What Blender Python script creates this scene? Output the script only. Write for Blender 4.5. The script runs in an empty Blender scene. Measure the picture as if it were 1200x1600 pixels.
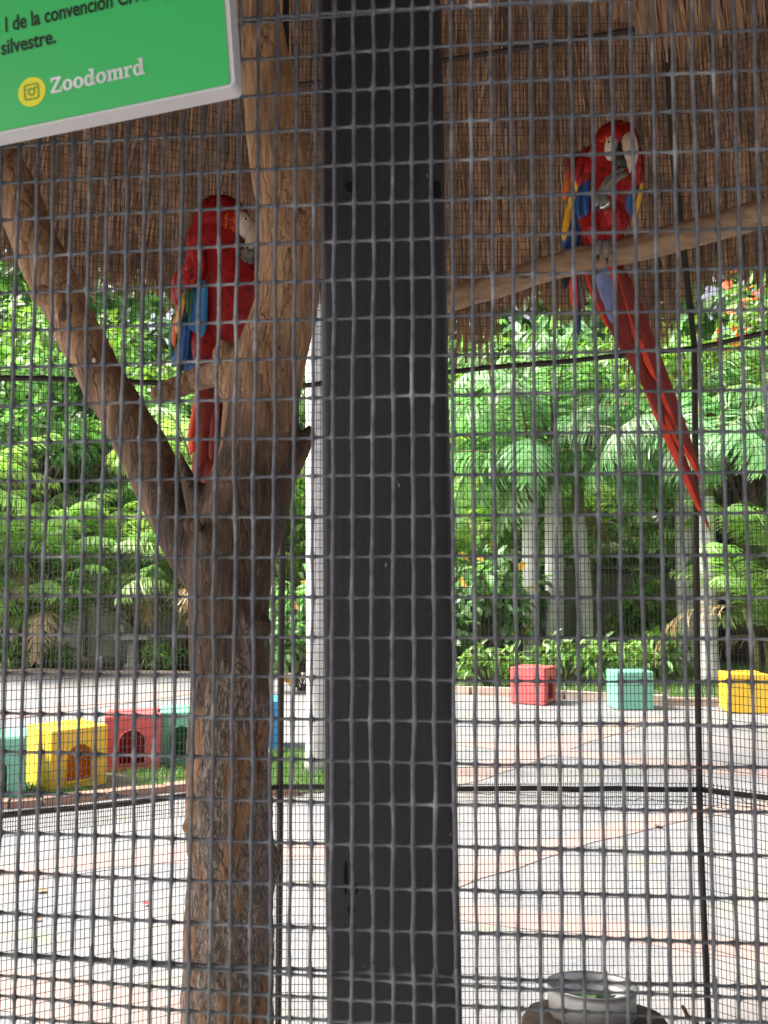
import bpy, bmesh, math, random
import numpy as np
from mathutils import Vector, Matrix, noise
from mathutils.bvhtree import BVHTree

random.seed(7)
rng = np.random.default_rng(7)
scene = bpy.context.scene
COL = scene.collection

# ------------------------------------------------------------------ camera
F = 1450.0                      # focal length in pixels of the 1200 x 1600 photograph
EYE = Vector((0, 0, 1.57))
TP = 100.0 / F                  # tangent of the upward pitch
PITCH = math.atan(TP)
cam_d = bpy.data.cameras.new('camera')
cam = bpy.data.objects.new('camera', cam_d)
COL.objects.link(cam)
cam.location = EYE
cam.rotation_euler = (math.pi / 2 + PITCH, 0, 0)
cam_d.sensor_fit = 'VERTICAL'
cam_d.sensor_height = 36
cam_d.sensor_width = 27
cam_d.lens = F / 1600 * 36
cam_d.clip_start = 0.02
cam_d.clip_end = 500
cam_d.dof.use_dof = True
cam_d.dof.focus_distance = 1.7
cam_d.dof.aperture_fstop = cam_d.lens / 1.8      # an opening of under 2 mm
scene.camera = cam

# ------------------------------------------------------------------ light
SUN_EL, SUN_AZ = 50.0, -90.0      # azimuth from +Y (away from the camera), negative is to the left
world = bpy.data.worlds.new('World')
scene.world = world
world.use_nodes = True
wn = world.node_tree
bgn = wn.nodes['Background']
sky = wn.nodes.new('ShaderNodeTexSky')
sky.sky_type = 'NISHITA'
sky.sun_disc = False
sky.sun_elevation = math.radians(SUN_EL)
sky.sun_rotation = math.radians(SUN_AZ)
sky.air_density = 0.5
sky.dust_density = 8.0
sky.ozone_density = 0.6
hz = wn.nodes.new('ShaderNodeHueSaturation')       # a milky, thinly overcast sky
hz.inputs['Saturation'].default_value = 0.4
wn.links.new(sky.outputs[0], hz.inputs['Color'])
wn.links.new(hz.outputs[0], bgn.inputs[0])
bgn.inputs[1].default_value = 0.15
sun_d = bpy.data.lights.new('sun', 'SUN')
sun_d.energy = 3.7
sun_d.angle = math.radians(10.0)
sun_d.color = (1.0, 0.95, 0.87)
sun = bpy.data.objects.new('sun', sun_d)
COL.objects.link(sun)
sd = Vector((math.sin(math.radians(SUN_AZ)) * math.cos(math.radians(SUN_EL)),
             math.cos(math.radians(SUN_AZ)) * math.cos(math.radians(SUN_EL)),
             math.sin(math.radians(SUN_EL))))
sun.rotation_euler = sd.to_track_quat('Z', 'Y').to_euler()
scene.view_settings.view_transform = 'Standard'
scene.view_settings.look = 'None'
scene.view_settings.gamma = 1
scene.view_settings.exposure = 1.5

# ------------------------------------------------------------------ helpers
CP, SP = math.cos(PITCH), math.sin(PITCH)

def W(px, py, Y):
    """The point at distance Y in front of the camera that the photograph shows at (px, py)."""
    a, b = (px - 600) / F, (800 - py) / F
    d = Vector((a, CP - b * SP, SP + b * CP))
    return EYE + d * (Y / d.y)

def G(px, py, z=0.0):
    """The point at height z that the photograph shows at (px, py)."""
    a, b = (px - 600) / F, (800 - py) / F
    d = Vector((a, CP - b * SP, SP + b * CP))
    return EYE + d * ((z - EYE.z) / d.z)

def np_mesh(name, V, faces, rnd=None, smooth=True):
    V = np.asarray(V, dtype=np.float32).reshape(-1, 3)
    me = bpy.data.meshes.new(name)
    if isinstance(faces, np.ndarray):
        n, k = faces.shape
        loops = faces.reshape(-1)
        starts = np.arange(n) * k
    else:
        n = len(faces)
        loops = np.fromiter((i for f in faces for i in f), dtype=np.int32)
        lens = np.fromiter((len(f) for f in faces), dtype=np.int32)
        starts = np.concatenate([[0], np.cumsum(lens)[:-1]])
    me.vertices.add(len(V))
    me.vertices.foreach_set('co', V.reshape(-1))
    me.loops.add(len(loops))
    me.loops.foreach_set('vertex_index', loops.astype(np.int32))
    me.polygons.add(n)
    me.polygons.foreach_set('loop_start', starts.astype(np.int32))
    me.polygons.foreach_set('use_smooth', np.full(n, smooth, dtype=bool))
    if rnd is not None:
        a = me.attributes.new('rnd', 'FLOAT', 'POINT')
        a.data.foreach_set('value', np.asarray(rnd, dtype=np.float32))
    me.update(calc_edges=True)
    me.validate()
    return me

class MB:
    """Collects vertices and faces; rnd is one random number per vertex."""
    def __init__(s):
        s.V, s.F, s.R = [], [], []
    def add(s, vs, fs, r=None):
        o = len(s.V)
        s.V.extend(tuple(v) for v in vs)
        s.F.extend(tuple(i + o for i in f) for f in fs)
        r = random.random() if r is None else r
        s.R.extend([r] * len(vs))
    def box(s, x0, x1, y0, y1, z0, z1, r=None):
        vs = [(x, y, z) for x in (x0, x1) for y in (y0, y1) for z in (z0, z1)]
        s.add(vs, [(0, 1, 3, 2), (4, 6, 7, 5), (0, 4, 5, 1), (2, 3, 7, 6), (0, 2, 6, 4), (1, 5, 7, 3)], r)
    def tube(s, pts, rad, n=8, r=None, flat=1.0, up=None, cap=True):
        pts = [Vector(p) for p in pts]
        if not hasattr(rad, '__len__'):
            rad = [rad] * len(pts)
        vs, fs = [], []
        t0 = (pts[1] - pts[0]).normalized()
        u = Vector(up) if up is not None else (Vector((1, 0, 0)) if abs(t0.x) < .8 else Vector((0, 1, 0)))
        for i, p in enumerate(pts):
            t = (pts[min(i + 1, len(pts) - 1)] - pts[max(i - 1, 0)]).normalized()
            u = (u - t * u.dot(t)).normalized()
            w = t.cross(u)
            for k in range(n):
                a = 2 * math.pi * k / n
                vs.append(p + (u * math.cos(a) + w * math.sin(a) * flat) * rad[i])
        for i in range(len(pts) - 1):
            for k in range(n):
                k2 = (k + 1) % n
                fs.append((i * n + k, i * n + k2, (i + 1) * n + k2, (i + 1) * n + k))
        if cap:
            fs.append(tuple(reversed(range(n))))
            fs.append(tuple(range((len(pts) - 1) * n, len(pts) * n)))
        s.add(vs, fs, r)
    def ball(s, c, rx, ry=None, rz=None, n=12, m=8, rot=None, r=None):
        ry = rx if ry is None else ry
        rz = rx if rz is None else rz
        c = Vector(c)
        vs, fs = [], []
        def P(x, y, z):
            v = Vector((x * rx, y * ry, z * rz))
            if rot is not None:
                v = rot @ v
            return c + v
        vs.append(P(0, 0, 1))
        for i in range(1, m):
            th = math.pi * i / m
            for k in range(n):
                ph = 2 * math.pi * k / n
                vs.append(P(math.sin(th) * math.cos(ph), math.sin(th) * math.sin(ph), math.cos(th)))
        vs.append(P(0, 0, -1))
        for k in range(n):
            fs.append((0, 1 + k, 1 + (k + 1) % n))
            fs.append((len(vs) - 1, 1 + (m - 2) * n + (k + 1) % n, 1 + (m - 2) * n + k))
        for i in range(m - 2):
            for k in range(n):
                k2 = (k + 1) % n
                fs.append((1 + i * n + k, 1 + (i + 1) * n + k, 1 + (i + 1) * n + k2, 1 + i * n + k2))
        s.add(vs, fs, r)
    def lathe(s, c, prof, n=32, r=None):
        """prof: (radius, height) pairs, turned about the vertical through c."""
        c = Vector(c)
        vs, fs = [], []
        for (q, z) in prof:
            for k in range(n):
                a = 2 * math.pi * k / n
                vs.append(c + Vector((q * math.cos(a), q * math.sin(a), z)))
        for i in range(len(prof) - 1):
            for k in range(n):
                k2 = (k + 1) % n
                fs.append((i * n + k, i * n + k2, (i + 1) * n + k2, (i + 1) * n + k))
        s.add(vs, fs, r)
    def mesh(s, name='m', smooth=True):
        return np_mesh(name, np.array(s.V), s.F, s.R, smooth)

def origin(o):
    p = Vector((0, 0, 0))
    while o is not None:
        p += o.location
        o = o.parent
    return p

def link(name, me, mt, parent=None):
    """One mesh object; a part's mesh is given in world coordinates and moved to its thing's base."""
    o = bpy.data.objects.new(name, me)
    COL.objects.link(o)
    if mt is not None:
        me.materials.append(mt)
    if parent is not None:
        off = origin(parent)
        me.transform(Matrix.Translation(-off))
        o.parent = parent
    return o

def part(name, mb, mt, parent, smooth=True, kind=None):
    o = link(name, mb.mesh(name, smooth), mt, parent)
    if kind:
        o['kind'] = kind
    return o

def tag(o, label, cat, group=None, kind=None):
    o['label'] = label
    o['category'] = cat
    if group:
        o['group'] = group
    if kind:
        o['kind'] = kind
    return o

def thing(name, label, cat, loc, group=None):
    o = bpy.data.objects.new(name, None)
    COL.objects.link(o)
    o.location = loc
    o.empty_display_size = .1
    return tag(o, label, cat, group)

def struct(name, me, mt, parent=None):
    o = link(name, me, mt, parent)
    if parent is None:
        o['kind'] = 'structure'
    return o

def copy_tree(o, parent=None):
    c = o.copy()
    COL.objects.link(c)
    c.parent = parent
    for ch in list(o.children):
        copy_tree(ch, c)
    return c

def fuse(mb, voxel, smooth=4):
    """One continuous surface out of overlapping closed shapes."""
    me = mb.mesh('tmp')
    o = bpy.data.objects.new('tmp', me)
    COL.objects.link(o)
    m = o.modifiers.new('r', 'REMESH')
    m.mode = 'VOXEL'
    m.voxel_size = voxel
    if smooth:
        k = o.modifiers.new('s', 'SMOOTH')
        k.factor = .5
        k.iterations = smooth
    dg = bpy.context.evaluated_depsgraph_get()
    out = bpy.data.meshes.new_from_object(o.evaluated_get(dg))
    bpy.data.objects.remove(o)
    bpy.data.meshes.remove(me)
    out.polygons.foreach_set('use_smooth', np.ones(len(out.polygons), dtype=bool))
    return out

# ------------------------------------------------------------------ materials
def new_mat(name):
    m = bpy.data.materials.new(name)
    m.use_nodes = True
    nt = m.node_tree
    return m, nt, nt.nodes['Principled BSDF'], nt.nodes['Material Output']

def ramp(nt, stops, fac):
    r = nt.nodes.new('ShaderNodeValToRGB')
    e = r.color_ramp.elements
    while len(e) < len(stops):
        e.new(0.5)
    for el, (p, c) in zip(e, stops):
        el.position = p
        el.color = (*c, 1)
    nt.links.new(fac, r.inputs[0])
    return r.outputs[0]

def mixc(nt, fac, a, b, mode='MIX'):
    m = nt.nodes.new('ShaderNodeMix')
    m.data_type = 'RGBA'
    m.blend_type = mode
    for s, v in ((m.inputs[0], fac), (m.inputs[6], a), (m.inputs[7], b)):
        if isinstance(v, (int, float)):
            s.default_value = v
        elif isinstance(v, tuple):
            s.default_value = (*v, 1)
        else:
            nt.links.new(v, s)
    return m.outputs[2]

def math_n(nt, op, a, b=None, c=None):
    m = nt.nodes.new('ShaderNodeMath')
    m.operation = op
    for s, v in zip(m.inputs, (a, b, c)):
        if v is None:
            continue
        if isinstance(v, (int, float)):
            s.default_value = v
        else:
            nt.links.new(v, s)
    return m.outputs[0]

def coords(nt, stretch=(1, 1, 1), kind='Object', rot=(0, 0, 0)):
    tc = nt.nodes.new('ShaderNodeTexCoord')
    mp = nt.nodes.new('ShaderNodeMapping')
    mp.inputs['Scale'].default_value = stretch
    mp.inputs['Rotation'].default_value = rot
    nt.links.new(tc.outputs[kind], mp.inputs[0])
    return mp.outputs[0]

def noise_n(nt, vec, scale, detail=5, rough=.6, dist=0):
    n = nt.nodes.new('ShaderNodeTexNoise')
    n.inputs['Scale'].default_value = scale
    n.inputs['Detail'].default_value = detail
    n.inputs['Roughness'].default_value = rough
    n.inputs['Distortion'].default_value = dist
    nt.links.new(vec, n.inputs['Vector'])
    return n.outputs[0]

def bump_n(nt, bs, h, strength, dist):
    b = nt.nodes.new('ShaderNodeBump')
    b.inputs['Strength'].default_value = strength
    b.inputs['Distance'].default_value = dist
    nt.links.new(h, b.inputs['Height'])
    nt.links.new(b.outputs[0], bs.inputs['Normal'])

def M(name, c1, c2=None, rough=.6, scale=20, stretch=(1, 1, 1), bump=.3, bdist=.002, attr=0.0, metallic=0,
      trans=None, spec=.4, detail=5, hue=0.0, objrand=0.0):
    """A noise-mottled material between c1 and c2; attr varies brightness piece by piece."""
    m, nt, bs, out = new_mat(name)
    c2 = c2 or tuple(x * .65 for x in c1)
    v = coords(nt, stretch)
    n = noise_n(nt, v, scale, detail)
    col = ramp(nt, [(.3, c2), (.7, c1)], n)
    if attr or hue or objrand:
        h = nt.nodes.new('ShaderNodeHueSaturation')
        at = nt.nodes.new('ShaderNodeAttribute')
        at.attribute_name = 'rnd'
        val = math_n(nt, 'MULTIPLY_ADD', at.outputs['Fac'], 2 * attr, 1 - attr)
        if objrand:
            oi = nt.nodes.new('ShaderNodeObjectInfo')
            val = math_n(nt, 'MULTIPLY', val, math_n(nt, 'MULTIPLY_ADD', oi.outputs['Random'], 2 * objrand, 1 - objrand))
        nt.links.new(val, h.inputs['Value'])
        if hue:
            nt.links.new(math_n(nt, 'MULTIPLY_ADD', at.outputs['Fac'], 2 * hue, .5 - hue), h.inputs['Hue'])
        nt.links.new(col, h.inputs['Color'])
        col = h.outputs[0]
    nt.links.new(col, bs.inputs['Base Color'])
    bs.inputs['Roughness'].default_value = rough
    bs.inputs['Metallic'].default_value = metallic
    bs.inputs['Specular IOR Level'].default_value = spec
    if bump:
        bump_n(nt, bs, n, bump, bdist)
    if trans:
        tr = nt.nodes.new('ShaderNodeBsdfTranslucent')
        tc = mixc(nt, 1.0, col, trans, 'MULTIPLY')
        nt.links.new(tc, tr.inputs[0])
        ad = nt.nodes.new('ShaderNodeAddShader')
        nt.links.new(bs.outputs[0], ad.inputs[0])
        nt.links.new(tr.outputs[0], ad.inputs[1])
        nt.links.new(ad.outputs[0], out.inputs[0])
    return m
# ================================================================== the setting: ground, pavement, kerbs
def mat_pavement():
    m, nt, bs, out = new_mat('pavement')
    v = coords(nt)
    big = noise_n(nt, v, .9, 6, .68, .8)
    fine = noise_n(nt, v, 38, 8, .75)
    vo = nt.nodes.new('ShaderNodeTexVoronoi')
    vo.inputs['Scale'].default_value = 42
    nt.links.new(v, vo.inputs['Vector'])
    c = ramp(nt, [(.25, (.085, .087, .092)), (.5, (.165, .167, .175)), (.75, (.24, .238, .244))], fine)
    c = mixc(nt, ramp(nt, [(.44, (0, 0, 0)), (.60, (.7, .7, .7))], big), c, (.255, .228, .218))
    moss = noise_n(nt, coords(nt, (1, 1.6, 1)), 1.7, 6, .7, .3)
    c = mixc(nt, ramp(nt, [(.56, (0, 0, 0)), (.68, (.55, .55, .55))], moss), c, (.20, .215, .11))
    c = mixc(nt, ramp(nt, [(.02, (.7, .7, .7)), (.16, (0, 0, 0))], vo.outputs['Distance']), c, (.12, .115, .11))
    nt.links.new(c, bs.inputs['Base Color'])
    bs.inputs['Roughness'].default_value = .75
    bump_n(nt, bs, fine, .5, .004)
    return m

m_pave = mat_pavement()
m_band = M('pink_paving', (.30, .195, .172), (.225, .195, .182), rough=.8, scale=9, bump=.3, detail=8)
m_soil = M('leaf_litter', (.12, .10, .065), (.05, .06, .03), rough=.95, scale=6, bump=.6, bdist=.02, detail=8)
m_kerb = M('kerb_stone', (.36, .27, .22), (.23, .19, .16), rough=.85, scale=8, bump=.4, objrand=.2)
m_brick = M('red_kerb_brick', (.36, .19, .135), (.26, .18, .145), rough=.8, scale=12, bump=.4, objrand=.25)
m_grass = M('grass_blade', (.10, .19, .045), (.06, .13, .03), rough=.5, scale=3, bump=0, attr=.35, trans=(.5, .6, .25))
m_wallc = M('garden_wall_render', (.38, .355, .31), (.20, .195, .17), rough=.9, scale=2.5, bump=.3, detail=9)

gm = MB()
gm.add([(-250, -60, -.012), (250, -60, -.012), (250, 320, -.012), (-250, 320, -.012)], [(0, 1, 2, 3)])
struct('ground', gm.mesh('ground', False), m_soil)

edge_px = [(-700, 1055), (-200, 1055), (200, 1058), (500, 1064), (720, 1085), (900, 1094), (1060, 1103), (1400, 1112), (2000, 1122)]
edge = [G(x, y) for x, y in edge_px]
pm = MB()
vs = [(p.x, p.y, 0) for p in edge] + [(p.x, -6, 0) for p in edge]
n = len(edge)
pm.add(vs, [(i, n + i, n + i + 1, i + 1) for i in range(n - 1)])
struct('pavement', pm.mesh('pavement', False), m_pave)

def resample(pts, step):
    out = [pts[0].copy()]
    acc = 0.0
    for a, b in zip(pts, pts[1:]):
        L = (b - a).length
        t = step - acc
        while t <= L:
            out.append(a + (b - a) * (t / L))
            t += step
        acc = L - (t - step)
    return out

def band(px, width, z, seed):
    pts = resample([G(x, y) for x, y in px], .25)
    m = MB()
    vs, fs = [], []
    for i, p in enumerate(pts):
        t = (pts[min(i + 1, len(pts) - 1)] - pts[max(i - 1, 0)]).normalized()
        nn = Vector((-t.y, t.x, 0))
        w1 = width * (.5 + .16 * noise.noise(Vector((i * .9, seed, 0))))
        w2 = width * (.5 + .16 * noise.noise(Vector((i * .9, seed, 7))))
        up = Vector((0, 0, z))
        dn = Vector((0, 0, -.004))
        vs += [p + nn * w1 + dn, p + nn * w1 + up, p - nn * w2 + up, p - nn * w2 + dn]
    fs = [(4 * i + e, 4 * i + e + 1, 4 * i + e + 5, 4 * i + e + 4) for i in range(len(pts) - 1) for e in range(3)]
    m.add(vs, fs)
    struct('paving_band', m.mesh('paving_band', False), m_band)

for k, (px, w_) in enumerate([
        ([(-250, 1400), (0, 1368), (150, 1345), (290, 1335), (520, 1330)], .30),
        ([(-200, 1520), (0, 1545), (290, 1600), (500, 1660)], .36),
        ([(500, 1395), (720, 1425), (960, 1452), (1200, 1490), (1500, 1545)], .22),
        ([(560, 1420), (720, 1370), (900, 1312), (1080, 1270), (1300, 1252)], .22),
        ([(560, 1262), (720, 1215), (860, 1168), (960, 1138), (1040, 1118)], .34),
        ([(700, 1158), (900, 1178), (1200, 1210), (1500, 1240)], .34),
        ([(-300, 1118), (-60, 1128), (180, 1098), (300, 1080)], .45)]):
    band(px, w_, .003 + .0006 * k, k * 3.7)

# kerb stones along the planted edge
kr = bpy.data.objects.new('kerb', None)
COL.objects.link(kr)
kr['kind'] = 'structure'
kp = resample(edge[1:8], .62)
kmb = MB()
kmb.box(-.295, .295, -.07, .07, -.05, .10)
kme = kmb.mesh('kerb_stone', False)
kme.materials.append(m_kerb)
for a, b in zip(kp, kp[1:]):
    o = bpy.data.objects.new('kerb_stone', kme)
    COL.objects.link(o)
    o.parent = kr
    o.location = (a + b) / 2 + Vector((0, 0.07, random.uniform(-.012, .012)))
    o.rotation_euler = (random.gauss(0, .01), random.gauss(0, .012), math.atan2(b.y - a.y, b.x - a.x))

# grass bed under the left play boxes
bed_px = [(-120, 1266), (60, 1256), (200, 1240), (300, 1230), (400, 1240), (500, 1238), (540, 1215), (540, 1180),
          (430, 1172), (300, 1182), (180, 1200), (40, 1212), (-120, 1225)]
bed = [G(x, y, .006) for x, y in bed_px]
bm_ = MB()
bm_.add(bed, [tuple(range(len(bed)))])
struct('grass_bed', bm_.mesh('grass_bed', False), m_soil)

def in_poly(x, y, P):
    c = False
    for a, b in zip(P, P[1:] + P[:1]):
        if (a.y > y) != (b.y > y) and x < (b.x - a.x) * (y - a.y) / (b.y - a.y) + a.x:
            c = not c
    return c

def grass(name, poly, n, h, label, avoid=()):
    x0, x1 = min(p.x for p in poly), max(p.x for p in poly)
    y0, y1 = min(p.y for p in poly), max(p.y for p in poly)
    V, Fc, R = [], [], []
    while len(Fc) < n:
        x, y = random.uniform(x0, x1), random.uniform(y0, y1)
        if not in_poly(x, y, poly) or noise.noise(Vector((x * 1.3, y * 1.3, 2))) < -.25:
            continue
        a = random.uniform(0, 6.283)
        hh = h * random.uniform(.5, 1.3)
        dx, dy = math.cos(a) * .006, math.sin(a) * .006
        lx, ly = random.gauss(0, .35) * hh, random.gauss(0, .35) * hh
        o = len(V)
        V += [(x - dx, y - dy, 0), (x + dx, y + dy, 0), (x + lx, y + ly, hh)]
        Fc.append((o, o + 1, o + 2))
        R += [random.random()] * 3
    o = link(name, np_mesh(name, V, np.array(Fc), R), m_grass)
    tag(o, label, 'grass', kind='stuff')

grass('grass', bed, 9000, .055, 'short green grass under the play boxes on the left')
strip = [G(620, 1082), G(720, 1084), G(900, 1093), G(1060, 1102), G(1400, 1111), G(1400, 1040), G(620, 1040)]
for p in strip[:5]:
    p.y += .15
grass('lawn_grass', strip, 15000, .10, 'green lawn behind the kerb under the grey palm trunks')

# red bricks edging the bed
ke = bpy.data.objects.new('brick_edging', None)
COL.objects.link(ke)
ke['kind'] = 'structure'
bmb = MB()
bmb.box(-.098, .098, -.05, .05, -.02, .055)
bme = bmb.mesh('brick', False)
bme.materials.append(m_brick)
kp = resample([G(x, y) for x, y in [(-90, 1268), (60, 1259), (200, 1243), (300, 1233), (400, 1243), (505, 1241)]], .21)
for a, b in zip(kp, kp[1:]):
    o = bpy.data.objects.new('brick', bme)
    COL.objects.link(o)
    o.parent = ke
    o.location = (a + b) / 2 + Vector((0, 0, random.uniform(-.008, .006)))
    o.rotation_euler = (random.gauss(0, .02), random.gauss(0, .02), math.atan2(b.y - a.y, b.x - a.x) + random.gauss(0, .03))

# garden wall behind the planting
wl = thing('garden_wall', 'weathered grey rendered wall behind the palms', 'wall', (0, 18.4, 0))
for i in range(-7, 8):
    m = MB()
    m.box(i * 2.4 - 1.195, i * 2.4 + 1.195, 18.4, 18.6, -.05, 1.62)
    part('panel', m, m_wallc, wl, False)
    m = MB()
    m.box(i * 2.4 + 1.1, i * 2.4 + 1.3, 18.34, 18.66, -.05, 1.70)
    part('pier', m, m_wallc, wl, False)
m = MB()
m.box(-17.5, 17.5, 18.36, 18.64, 1.702, 1.78)
part('coping', m, m_wallc, wl, False)

# near-black boards standing in for the dark recess at the right edge
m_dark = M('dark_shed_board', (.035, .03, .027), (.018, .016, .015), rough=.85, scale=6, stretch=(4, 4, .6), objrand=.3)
sb = G(1165, 1036)
sh = thing('garden_shed', 'dark boarded shed standing in for a dark recess at the right edge', 'shed', (sb.x, sb.y, 0))
x0, x1 = W(1113, 1000, sb.y).x, W(1310, 1000, sb.y).x
nb = 12
for i in range(nb):
    m = MB()
    a, b = x0 + (x1 - x0) * i / nb, x0 + (x1 - x0) * (i + 1) / nb
    m.box(a + .012, b - .012, sb.y + random.uniform(-.01, .01), sb.y + .05, .02, 2.35)
    part('board', m, m_dark, sh, False)
m = MB()
m.box(x0, x1, sb.y + .06, sb.y + 1.8, 0, 2.33)
part('wall', m, m_dark, sh, False)
m = MB()
m.add([(x0 - .2, sb.y - .45, 2.3), (x1 + .2, sb.y - .45, 2.3), (x1 + .2, sb.y + 2.0, 2.75), (x0 - .2, sb.y + 2.0, 2.75),
       (x0 - .2, sb.y - .45, 2.36), (x1 + .2, sb.y - .45, 2.36), (x1 + .2, sb.y + 2.0, 2.81), (x0 - .2, sb.y + 2.0, 2.81)],
      [(0, 3, 2, 1), (4, 5, 6, 7), (0, 1, 5, 4), (1, 2, 6, 5), (2, 3, 7, 6), (3, 0, 4, 7)])
part('roof', m, m_dark, sh, False)

# ================================================================== the aviary: frame, back mesh, thatched roof
m_steel = M('dark_frame_steel', (.035, .034, .034), (.05, .035, .028), rough=.55, scale=30, bump=.2, bdist=.0006)
m_fine = M('fine_mesh_wire', (.055, .056, .058), (.035, .034, .034), rough=.6, scale=40, bump=0)

def plan(px, Y):
    p = W(px, 900, Y)
    return Vector((p.x, p.y, 0))

C1, C2 = plan(440, 2.94), plan(1091, 2.95)
C0 = C1 + Vector((-1.30, -.62, 0))
C3 = C2 + Vector((.75, -.62, 0))
corners = [C0, C1, C2, C3]
fr = thing('aviary_frame', 'dark steel bar frame of the aviary behind the macaws', 'cage frame', (C1.x, C1.y, 0))
lo_z = [.915, .915, .905, .905]
mid_z = [2.10, 2.172, 2.302, 2.36]
top_z = [3.12, 3.17, 3.40, 3.50]
for zs in (lo_z, mid_z, top_z):
    for i in range(3):
        m = MB()
        a, b = corners[i].copy(), corners[i + 1].copy()
        a.z, b.z = zs[i], zs[i + 1]
        pts = [a + (b - a) * (k / 10) + Vector((0, 0, random.gauss(0, .002))) for k in range(11)]
        pts[0], pts[-1] = a, b
        m.tube(pts, .0085, 8)
        part('rail', m, m_steel, fr)
for i, c in enumerate(corners):
    m = MB()
    if i == 2:
        pts = [Vector((c.x + .03, c.y, 0)), W(1107, 1600, 2.95), W(1094, 1300, 2.95), W(1089, 1000, 2.95), W(1085, 540, 2.95),
               W(1068, 390, 2.95), W(1052, 250, 2.95), W(1038, 0, 2.95), W(1034, -120, 2.95)]
    else:
        pts = [Vector((c.x, c.y, 0)), Vector((c.x, c.y, 1.2)), Vector((c.x + .004, c.y, 2.2)), Vector((c.x, c.y, 3.6))]
    m.tube(pts, .0105, 8)
    part('upright', m, m_steel, fr)

def screen(a, b, z0, z1, label, dy, phase=0.0):
    L = (b - a).length
    t = (b - a).normalized()
    nrm = Vector((t.y, -t.x, 0))           # towards the camera
    nv = int(L / .0127)
    nh = int((z1 - z0) / .0254)
    r = thing('fine_mesh_panel', label, 'wire mesh', (a.x, a.y, z0), 'mesh panels along the back of the aviary')
    def wires(vert):
        n_w = nv if vert else nh
        ns = 14
        V, Fc, R = [], [], []
        for i in range(n_w):
            wob = random.uniform(0, 50)
            ring = []
            for k in range(ns + 1):
                q = k / ns
                s = (i + .5 + phase) * .0127 if vert else q * L
                z = z0 + q * (z1 - z0) if vert else z0 + (i + .5) * .0254
                j = .0022 * noise.noise(Vector((s * 3, z * 2.2, wob * .04 + (9 if vert else 0))))
                p = a + t * s + nrm * (dy + (.0 if vert else .0012) + .006 * noise.noise(Vector((s * 1.3, z * 1.3, 4))))
                p.z = z
                if vert:
                    p += t * j
                else:
                    p.z += j
                ring.append(p)
            u1 = t if vert else Vector((0, 0, 1))
            o = len(V)
            rr = .001
            for p in ring:
                V += [p + u1 * rr, p + nrm * rr, p - u1 * rr, p - nrm * rr]
            for k in range(ns):
                for e in range(4):
                    e2 = (e + 1) % 4
                    Fc.append((o + 4 * k + e, o + 4 * k + e2, o + 4 * k + 4 + e2, o + 4 * k + 4 + e))
        return np_mesh('wires', np.array([tuple(v) for v in V]), np.array(Fc))
    for nm, ver in (('upright_wires', True), ('cross_wires', False)):
        o = link(nm, wires(ver), m_fine, r)
        o['kind'] = 'stuff'

screen(C0, C1, .86, 3.3, 'fine dark wire mesh panel behind the leaning left tree limb', .004)
screen(C1, C2, .86, 3.45, 'fine dark wire mesh panel behind the macaw with the long hanging tail', .004)
screen(C2, C3, .86, 3.5, 'fine dark wire mesh panel at the upper right edge, right of the upright bar', .004)
screen(C0, C1, .01, .93, 'fine dark wire mesh panel low on the left, below the frame rail', .012, .45)
screen(C1, C2, .01, .93, 'fine dark wire mesh panel low behind the steel water bowl', .012, .45)
screen(C2, C3, .01, .93, 'fine dark wire mesh panel in the lower right corner below the rail', .012, .45)

# loose ends of wire along the lower rail
m_tie = M('loose_wire', (.06, .055, .05), (.10, .05, .03), rough=.6, scale=60, bump=0)
tw = [([(725, 1238), (800, 1239), (880, 1243), (950, 1246), (1010, 1250), (1080, 1253), (1200, 1260)], 'long loose wire strung just below the lower rail on the right'),
      ([(1060, 1248), (1120, 1240), (1190, 1258), (1225, 1250)], 'short curled loose wire crossing the right end of the lower rail'),
      ([(0, 1275), (60, 1268), (150, 1259), (240, 1250), (285, 1246)], 'long loose wire strung just below the lower rail on the left')]
for px, lb in tw:
    m = MB()
    pts = []
    P = [W(x, y, 2.86 if x > 500 else 2.50 + .36 * max(x, 0) / 290) for x, y in px]
    for a, b in zip(P, P[1:]):
        for k in range(6):
            p = a + (b - a) * (k / 6)
            pts.append(p + Vector((0, random.gauss(0, .004), random.gauss(0, .0035))))
    m.tube(pts, .0011, 5)
    tag(part('loose_wire', m, m_tie, None), lb, 'wire', 'loose wires on the lower rail')

# thatched roof
m_thatch = M('palm_thatch', (.43, .265, .170), (.20, .12, .076), rough=.8, scale=5, stretch=(6, 6, 1.2), bump=.3, attr=.48, trans=(.16, .12, .07))
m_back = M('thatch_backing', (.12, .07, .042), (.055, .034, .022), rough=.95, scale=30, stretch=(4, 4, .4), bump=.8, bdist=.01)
m_pole = M('roof_pole', (.14, .09, .055), (.07, .045, .03), rough=.8, scale=12, stretch=(4, 4, .5))
RC = Vector((.10, 1.18, 0))
R0, ZE, AL = 2.30, 2.72, math.radians(60)  # unseen front overhang enlarged past the camera to darken the interior
CA, SA = math.cos(AL), math.sin(AL)
SMAX = R0 / CA
rf = thing('thatched_roof', 'brown palm-thatched cone roof with ragged hanging eaves over the aviary', 'roof', (RC.x, RC.y, ZE))

def rp(phi, s, inw=0.0):
    """Point on the roof's inside; phi from +Y, s up the slope, inw inwards off the slope."""
    r = R0 - s * CA - inw * SA
    return Vector((RC.x + r * math.sin(phi), RC.y + r * math.cos(phi), ZE + s * SA - inw * CA))

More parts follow.
